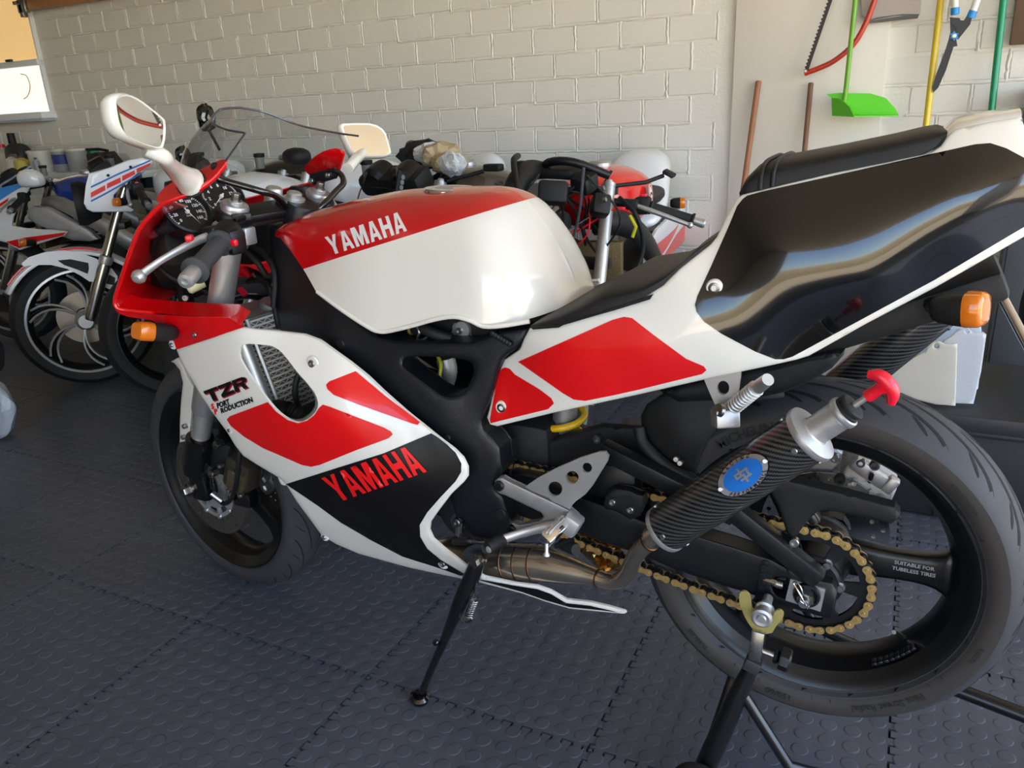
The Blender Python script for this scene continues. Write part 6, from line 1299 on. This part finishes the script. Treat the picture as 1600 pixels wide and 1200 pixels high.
YP = mat('yellow_pole', (222, 190, 40), .35, coat=.3); GP = mat('green_pole', (16, 140, 92), .35, coat=.3)
pole('broom_handle', 'yellow painted broom handle beside the hedge shears', 'pole', (1484, -120), (1446, 205), .0115, YP); pole('broom_handle', 'green painted broom handle right of the hedge shears', 'pole', (1584, -150), (1546, 190), .0115, GP)
# long-handled green dustpan
GRN = mat('lime_plastic', (96, 208, 30), .4); a = at(1303, 162, YT)
YT0 = YT; YT = YT0-.075
DPN = thing('dustpan', 'lime green long-handled dustpan hanging below the bow saw', 'dustpan', at(1345, 182, YT-.04))
o0 = DPN.location.copy()
def dl(x, y, Y): return at(x, y, Y)-o0
bk = [dl(1291, 147, YT), dl(1312, 145, YT), dl(1360, 146, YT), dl(1384, 153, YT), dl(1398, 168, YT), dl(1404, 179, YT), dl(1300, 179, YT), dl(1299, 153, YT)]
mk('back_plate', bk+[q+V((0, .006, 0)) for q in bk], [list(range(8)), [8+k for k in range(8)][::-1]]+[[k, (k+1) % 8, 8+(k+1) % 8, 8+k] for k in range(8)], GRN, DPN)
fl = [dl(1300, 179, YT), dl(1404, 179, YT), dl(1404, 180, YT-.06), dl(1334, 181, YT-.09)]
mk('scoop_floor', fl+[q-V((0, 0, .004)) for q in fl], [[0, 1, 2, 3], [7, 6, 5, 4], [0, 4, 5, 1], [1, 5, 6, 2], [2, 6, 7, 3], [3, 7, 4, 0]], GRN, DPN, smooth=False)
sd = [dl(1299, 153, YT), dl(1300, 179, YT), dl(1334, 181, YT-.09), dl(1327, 167, YT-.075), dl(1312, 154, YT-.03)]
mk('side_wall', sd+[q+V((.003, 0, 0)) for q in sd], [[4, 3, 2, 1, 0], [5, 6, 7, 8, 9]]+[[k, (k+1) % 5, 5+(k+1) % 5, 5+k] for k in range(5)], GRN, DPN)
tube('handle', [dl(1346, -90, YT-.02), dl(1321, 147, YT-.015), dl(1319, 160, YT-.012)], .0085, mat('green_handle', (110, 170, 50), .4, coat=.2), DPN, n=12)
# bow saw
YT = YT0-.04
SAW = thing('bow_saw', 'red bow saw with a toothed blade hanging on the board', 'saw', at(1258, 114, YT)); o0 = SAW.location.copy()
tube('saw_frame', [dl(1392, -70, YT), dl(1366, 2, YT), dl(1352, 38, YT), dl(1333, 70, YT), dl(1305, 94, YT), dl(1281, 106, YT), dl(1257, 115, YT)], [.0095]*7, mat('saw_red', (196, 52, 28), .4, coat=.4, vary=(40, .7)), SAW, n=10, curve=5)
b0, b1 = dl(1324, -80, YT-.006), dl(1259, 111, YT-.006); d = (b1-b0).normalized(); nn = V((0, -1, 0)).cross(d).normalized(); vs = []; fs = []
if nn.x > 0: nn = -nn
Ls = (b1-b0).length; NT_ = 64
for k in range(NT_+1):
    q = b0+d*(Ls*k/NT_); vs += [q-nn*.008, q+nn*(.003 if k % 2 else .009)]
    if k: fs.append([2*k-2, 2*k-1, 2*k+1, 2*k])
solid('saw_blade', vs, fs, mat('saw_steel', (60, 54, 52), .4, metal=.7), SAW, (0, .0015, 0)); rev('blade_pin', [(0, .006), (.005, .006), (.005, -.006)], b1, (0, -1, 0), BOLT, SAW, n=10)
# grey scoop at the top
YT = YT0
SC = thing('hand_dustpan', 'grey hand dustpan hanging at the top edge beside the bow saw', 'dustpan', at(1400, 30, YT)); o0 = SC.location.copy()
pts_ = [dl(1342, -60, YT), dl(1445, -60, YT), dl(1437, 22, YT-.02), dl(1400, 26, YT-.03), dl(1362, 32, YT-.03), dl(1347, 24, YT-.02)]
mk('scoop_body', pts_+[q+V((0, .03, 0)) for q in pts_], [[5, 4, 3, 2, 1, 0], [6, 7, 8, 9, 10, 11]]+[[k, (k+1) % 6, 6+(k+1) % 6, 6+k] for k in range(6)], mat('grey_scoop', (168, 158, 154), .45), SC)
lp_ = [dl(1350, 33, YT-.032), dl(1372, 27, YT-.034), dl(1410, 22, YT-.034), dl(1436, 22, YT-.024), dl(1434, 27, YT-.02), dl(1405, 30, YT-.02), dl(1358, 35, YT-.02)]
mk('rubber_lip', lp_+[q+V((0, .02, -.002)) for q in lp_], [[6, 5, 4, 3, 2, 1, 0], [7, 8, 9, 10, 11, 12, 13]]+[[k, (k+1) % 7, 7+(k+1) % 7, 7+k] for k in range(7)], mat('grey_lip', (110, 110, 112), .6), SC)
# hedge shears
YT = YT0-.05
HSH = thing('hedge_shears', 'hedge shears with white handles, blue collars and dark blades', 'shears', at(1490, 55, YT)); o0 = HSH.location.copy()
WHP = mat('white_handle', (226, 224, 218), .4); BLP = mat('blue_collar', (36, 140, 214), .4); BLD = mat('blade_dark', (52, 52, 54), .4, metal=.5)
for (p, q, r_) in (((1490, -80), (1492, 16), 'a'), ((1552, -70), (1519, 21), 'b')): tube('handle', [dl(*p, YT), dl(*q, YT)], .0115, WHP, HSH, n=12); tube('collar', [dl(q[0]+(.3 if r_ == 'a' else 2), q[1]-4, YT), dl(q[0]-(0 if r_ == 'a' else 3), q[1]+7, YT)], .0135, BLP, HSH, n=12)
def px_plate(name, px, Y, th, m, par):
    o_ = plate(name, px, Y, th, m, None, step=8); o_.parent = par; o_.location = -o0; return o_
px_plate('blade', [(1484, 27), (1499, 28), (1502, 33), (1497, 42), (1494, 60), (1496, 72), (1490, 73), (1478, 110), (1466, 137), (1458, 145), (1457, 136), (1462, 118), (1478, 75), (1482, 62), (1485, 50)], YT-.004, .004, BLD, HSH)
px_plate('blade', [(1519, 27), (1511, 24), (1506, 32), (1492, 31), (1486, 36), (1495, 44), (1491, 58), (1497, 62), (1516, 38)], YT-.009, .004, BLD, HSH)
star = []
for k in range(12): a_ = 2*PI*k/12; r__ = 8 if k % 2 else 5; star.append((1491+r__*cos(a_), 56+r__*sin(a_)))
px_plate('pivot_knob', star, YT-.014, .005, BLP, HSH); rev('pivot_bolt', [(0, .004), (.007, .003), (.008, 0)], dl(1491, 56, YT-.015), (0, -1, 0), BOLT, HSH, n=14)
YT = YT0
# brown board and dark cabinet at the right edge
bp = box('wooden_board', at(1640, 20, YT)+V((.0, 0, .12)), (.20, .02, .42), mat('brown_board', (112, 84, 66), .55, vary=(14, .7)), None, bev=.004); tag(bp, 'brown wooden board fixed to the bricks at the top right', 'board')
gb = at(1600, 165, YT-.05); gx = thing('grey_cabinet', 'dark grey metal cabinet at the right edge under the brown board', 'cabinet', (gb.x+.115, gb.y, 0)); zt = at(1596, 136, YT-.1).z
box('body', (0, 0, zt/2+.003), (.22, .10, zt-.02), mat('cabinet_grey', (82, 84, 88), .5), gx, bev=.004); box('top_lip', (0, 0, zt-.006), (.232, .11, .012), MATS['cabinet_grey'], gx, bev=.003); box('door', (0, -.052, zt/2), (.20, .006, zt-.06), MATS['cabinet_grey'], gx, bev=.003)
# ================================================================ storage box with panels beside the rear wheel
SB = thing('storage_box', 'black storage box on the floor behind the rear wheel', 'box', (.47, 1.18, 0)); CR = mat('crate_black', (40, 40, 43), .5, bump=(200, .1))
box('box_body', (0, 0, .131), (.80, .46, .258), CR, SB, bev=.012); box('lid', (0, 0, .285), (.84, .50, .05), mat('lid_black', (48, 48, 50), .45), SB, bev=.010); box('lid_rim', (0, -.242, .262), (.83, .02, .015), CR, SB, bev=.004)
for x in (-.24, .06, .3): box('box_rib', (x, -.235, .13), (.02, .014, .24), CR, SB, bev=.004)
box('latch', (.0, -.248, .25), (.07, .014, .05), BLKM, SB, bev=.003)
MET = mat('bare_plate', (206, 200, 186), .5, vary=(20, .9)); MET2 = mat('clear_plate', (196, 200, 206), .35, bump=(200, .15))
def panel(label, px, Y, th, m, holes=(), cat='panel', name='number_plate_panel'):
    o_ = plate(name, px, Y, th, m, None, step=10, holes=holes, rnd=(3, .002)); return tag(o_, label, cat)
panel('cream metal panel with rounded corner leaning on the black storage box', [(1387, 586), (1391, 579), (1422, 562), (1446, 549), (1452, 536), (1466, 533), (1478, 538), (1496, 537), (1493, 634), (1462, 632), (1415, 620), (1395, 607)], .97, .004, MET, holes=[circle(1463, 541, 4, 12)])
panel('pale translucent plastic panel standing behind the cream metal panel', [(1450, 560), (1476, 531), (1488, 524), (1497, 514), (1512, 513), (1520, 520), (1536, 519), (1541, 523), (1533, 580), (1521, 631), (1460, 629)], 1.0, .004, MET2, holes=[circle(1511, 517, 3, 10)])
panel('large pale blue board at the back of the stacked panels', [(1372, 598), (1384, 555), (1451, 508), (1532, 500), (1536, 545), (1528, 608), (1380, 606)], 1.08, .01, mat('pale_blue_board', (196, 210, 226), .5), cat='board', name='backing_board')
# black bags, jacket and chrome leg further right
def lumpthing(name, label, cat, c, r, m, sx, sy, sz, seed, parts=()):
    t = thing(name, label, cat, (c[0], c[1], 0)); o_ = lump('body', (0, 0, c[2]), r, m, t, sx, sy, sz, seed); subsurf(o_)
    for (n_, cc, rr, mm, k) in parts: lump(n_, cc, rr, mm, t, 1, .6, 1.2, k)
    return t
FAB = mat('black_fabric', (24, 25, 30), .75, bump=(40, .6)); NAVY = mat('navy_fabric', (36, 46, 66), .7, bump=(30, .7))
lumpthing('black_jacket', 'black jacket heaped on the storage box at the right edge', 'jacket', (.50, 1.22, .55), .2, FAB, .62, .7, 1.0, 3, (('sleeve', (-.02, -.10, .62), .09, NAVY, 5),))
lumpthing('dark_bag', 'dark navy bag hunched on the storage box beside the far silencer', 'bag', (.13, 1.25, .425), .1, NAVY, .8, .5, 1.0, 6, (('flap', (.0, -.04, .46), .06, FAB, 2),))
CT = thing('folding_frame', 'bent chrome tube frame standing by the jacket', 'frame', (.36, .72, 0)); o0 = V((.36, .72, 0))
a, b = at(1535, 405, .85), at(1602, 532, .72); d = b-a; foot = a+d*((a.z-.012)/(a.z-b.z)); ta = a-o0-d*.35; tube('chrome_leg', [ta, a-o0, foot-o0], .011, CHR, CT, n=12); tube('chrome_leg', [ta+V((.34, 0, 0)), a-o0+V((.34, 0, 0)), foot-o0+V((.34, 0, 0))], .011, CHR, CT, n=12); tube('cross_bar', [ta, ta+V((.34, 0, 0))], .011, CHR, CT, n=12)
# plastic bag at the left edge
PBAG = mat('silver_plastic', (176, 184, 196), .3, bump=(25, .8), coat=.3)
t = thing('refuse_bag', 'crumpled silver and black plastic bag standing at the left edge of the floor', 'bag', (-2.97, .33, 0)); subsurf(lump('body', (0, 0, .125), .125, PBAG, t, .9, .8, 1.0, 4)); subsurf(lump('bag_top', (.0, 0, .34), .12, FAB, t, .95, .8, 1.0, 7))
# ================================================================ workbench with pots
WB = thing('workbench', 'white-edged workbench along the wall under the window', 'bench', (-5.2, 1.95, 0)); zb = .868
box('bench_top', (0, 0, zb-.02), (2.7, .25, .04), mat('bench_white', (214, 212, 206), .5), WB, bev=.004)
for x in (-1.25, -.4, .45, 1.25): box('leg', (x, .08, (zb-.04)/2), (.05, .05, zb-.04), BLKM, WB, bev=.003); 
def pot(label, px, Y, r, h, m, lid=None, band=None, name='paint_pot'):
    c = at(px[0], px[1], Y); c.z = zb; t = thing(name, label, 'pot', c, 0, 'pots and bottles on the workbench'); rev('body', [(0, 0.001), (r*.9, 0.001), (r*.92, .004), (r, h*.96), (r*1.04, h*.97), (r*1.04, h), (r*.96, h)], (0, 0, 0), (0, 0, 1), m, t, n=24)
    rev('lid', [(0, h+.004), (r*.9, h+.004), (r*1.06, h), (r*1.06, h-.012)], (0, 0, 0), (0, 0, 1), lid or m, t, n=24)
    if band: rev('label_band', [(r*.955, h*.35), (r*1.0, h*.78)], (0, 0, 0), (0, 0, 1), band, t, n=24, caps=False)
    return t
PW = mat('pot_white', (206, 202, 192), .5); PG = mat('pot_grey', (150, 150, 152), .5); PBl = mat('pot_blue', (52, 66, 130), .5)
pot('wide white plastic pot on the workbench', (72, 262), 1.93, .085, .125, PW); pot('grey pot with a blue label on the workbench', (101, 262), 1.93, .058, .13, PG, PW, PBl); pot('plain pale grey pot between the blue-labelled pot and green box', (124, 262), 1.93, .058, .13, PG, PW)
def bottle(label, px, Y, r, h, m, cap, cat='bottle', sq=False):
    c = at(px[0], px[1], Y); c.z = zb; t = thing('bottle', label, cat, c, 0, 'pots and bottles on the workbench'); rev('body', [(0, .001), (r, .002), (r, h*.66), (r*.9, h*.74), (r*.4, h*.84), (r*.38, h*.9)], (0, 0, 0), (0, 0, 1), m, t, n=20); rev('cap', [(r*.42, h*.88), (r*.44, h), (0, h)], (0, 0, 0), (0, 0, 1), cap, t, n=16); return t
bottle('yellow bottle at the left end of the workbench', (-14, 265), 1.93, .045, .19, mat('yellow_bottle', (214, 190, 40), .4), REDP); bottle('clear grey bottle with a red cap on the workbench', (12, 265), 1.99, .045, .17, mat('clear_bottle', (186, 178, 166), .3), REDP); bottle('small clear jar in front on the workbench', (22, 267), 1.88, .04, .11, MATS['clear_bottle'], GREYP); bottle('pale yellow-labelled jar on the workbench', (38, 267), 1.89, .045, .10, mat('label_yellow', (198, 180, 90), .5), GREYP); bottle('short grey jar beside the white pot', (60, 269), 1.84, .018, .09, PG, GREYP)
c = at(36, 262, 1.99); c.z = zb; JC = thing('oil_can', 'dark grey angular oil can on the workbench', 'can', c, 0, 'pots and bottles on the workbench'); soft('body', [(-.09, .04, .0, .12), (-.08, .05, .0, .165), (.0, .05, .0, .18), (.06, .05, .0, .15), (.085, .04, .0, .10)], GUNM, JC, 5); rev('cap', [(0, .235), (.022, .235), (.024, .17)], (-.045, 0, 0), (0, 0, 1), BLKM, JC, n=14); box('can_label', (.01, -.051, .08), (.07, .004, .06), mat('pinkish_label', (170, 130, 130), .5), JC, bev=.001)
c = at(147, 258, 2.02); c.z = zb; GB = thing('green_box', 'small green box beside the dark tray on the workbench', 'box', c); box('body', (0, 0, .06), (.07, .06, .118), mat('green_card', (40, 120, 84), .5), GB); box('flap', (0, 0, .122), (.072, .062, .006), MATS['green_card'], GB, bev=.001)
c = at(152, 262, 1.88); c.z = zb; DT = thing('dark_tray', 'dark sloping tool tray at the right end of the workbench', 'tray', (c.x+.10, c.y, zb)); mk('tray_body', [(-.09, -.06, 0), (.10, -.06, 0), (.10, .06, 0), (-.09, .06, 0), (-.09, -.06, .10), (-.09, .06, .10), (.0, -.06, .11), (.0, .06, .11)], [[0, 3, 2, 1], [0, 1, 6, 4], [3, 5, 7, 2], [4, 6, 7, 5], [1, 2, 7, 6], [0, 4, 5, 3]], mat('maroon_black', (44, 28, 32), .5), DT, smooth=False); tube('tray_handle', [(-.16, 0, .125), (-.05, 0, .125), (.02, 0, .115)], .008, BLKM, DT, n=8)
# small bits of grit and leaf litter on the rubber floor
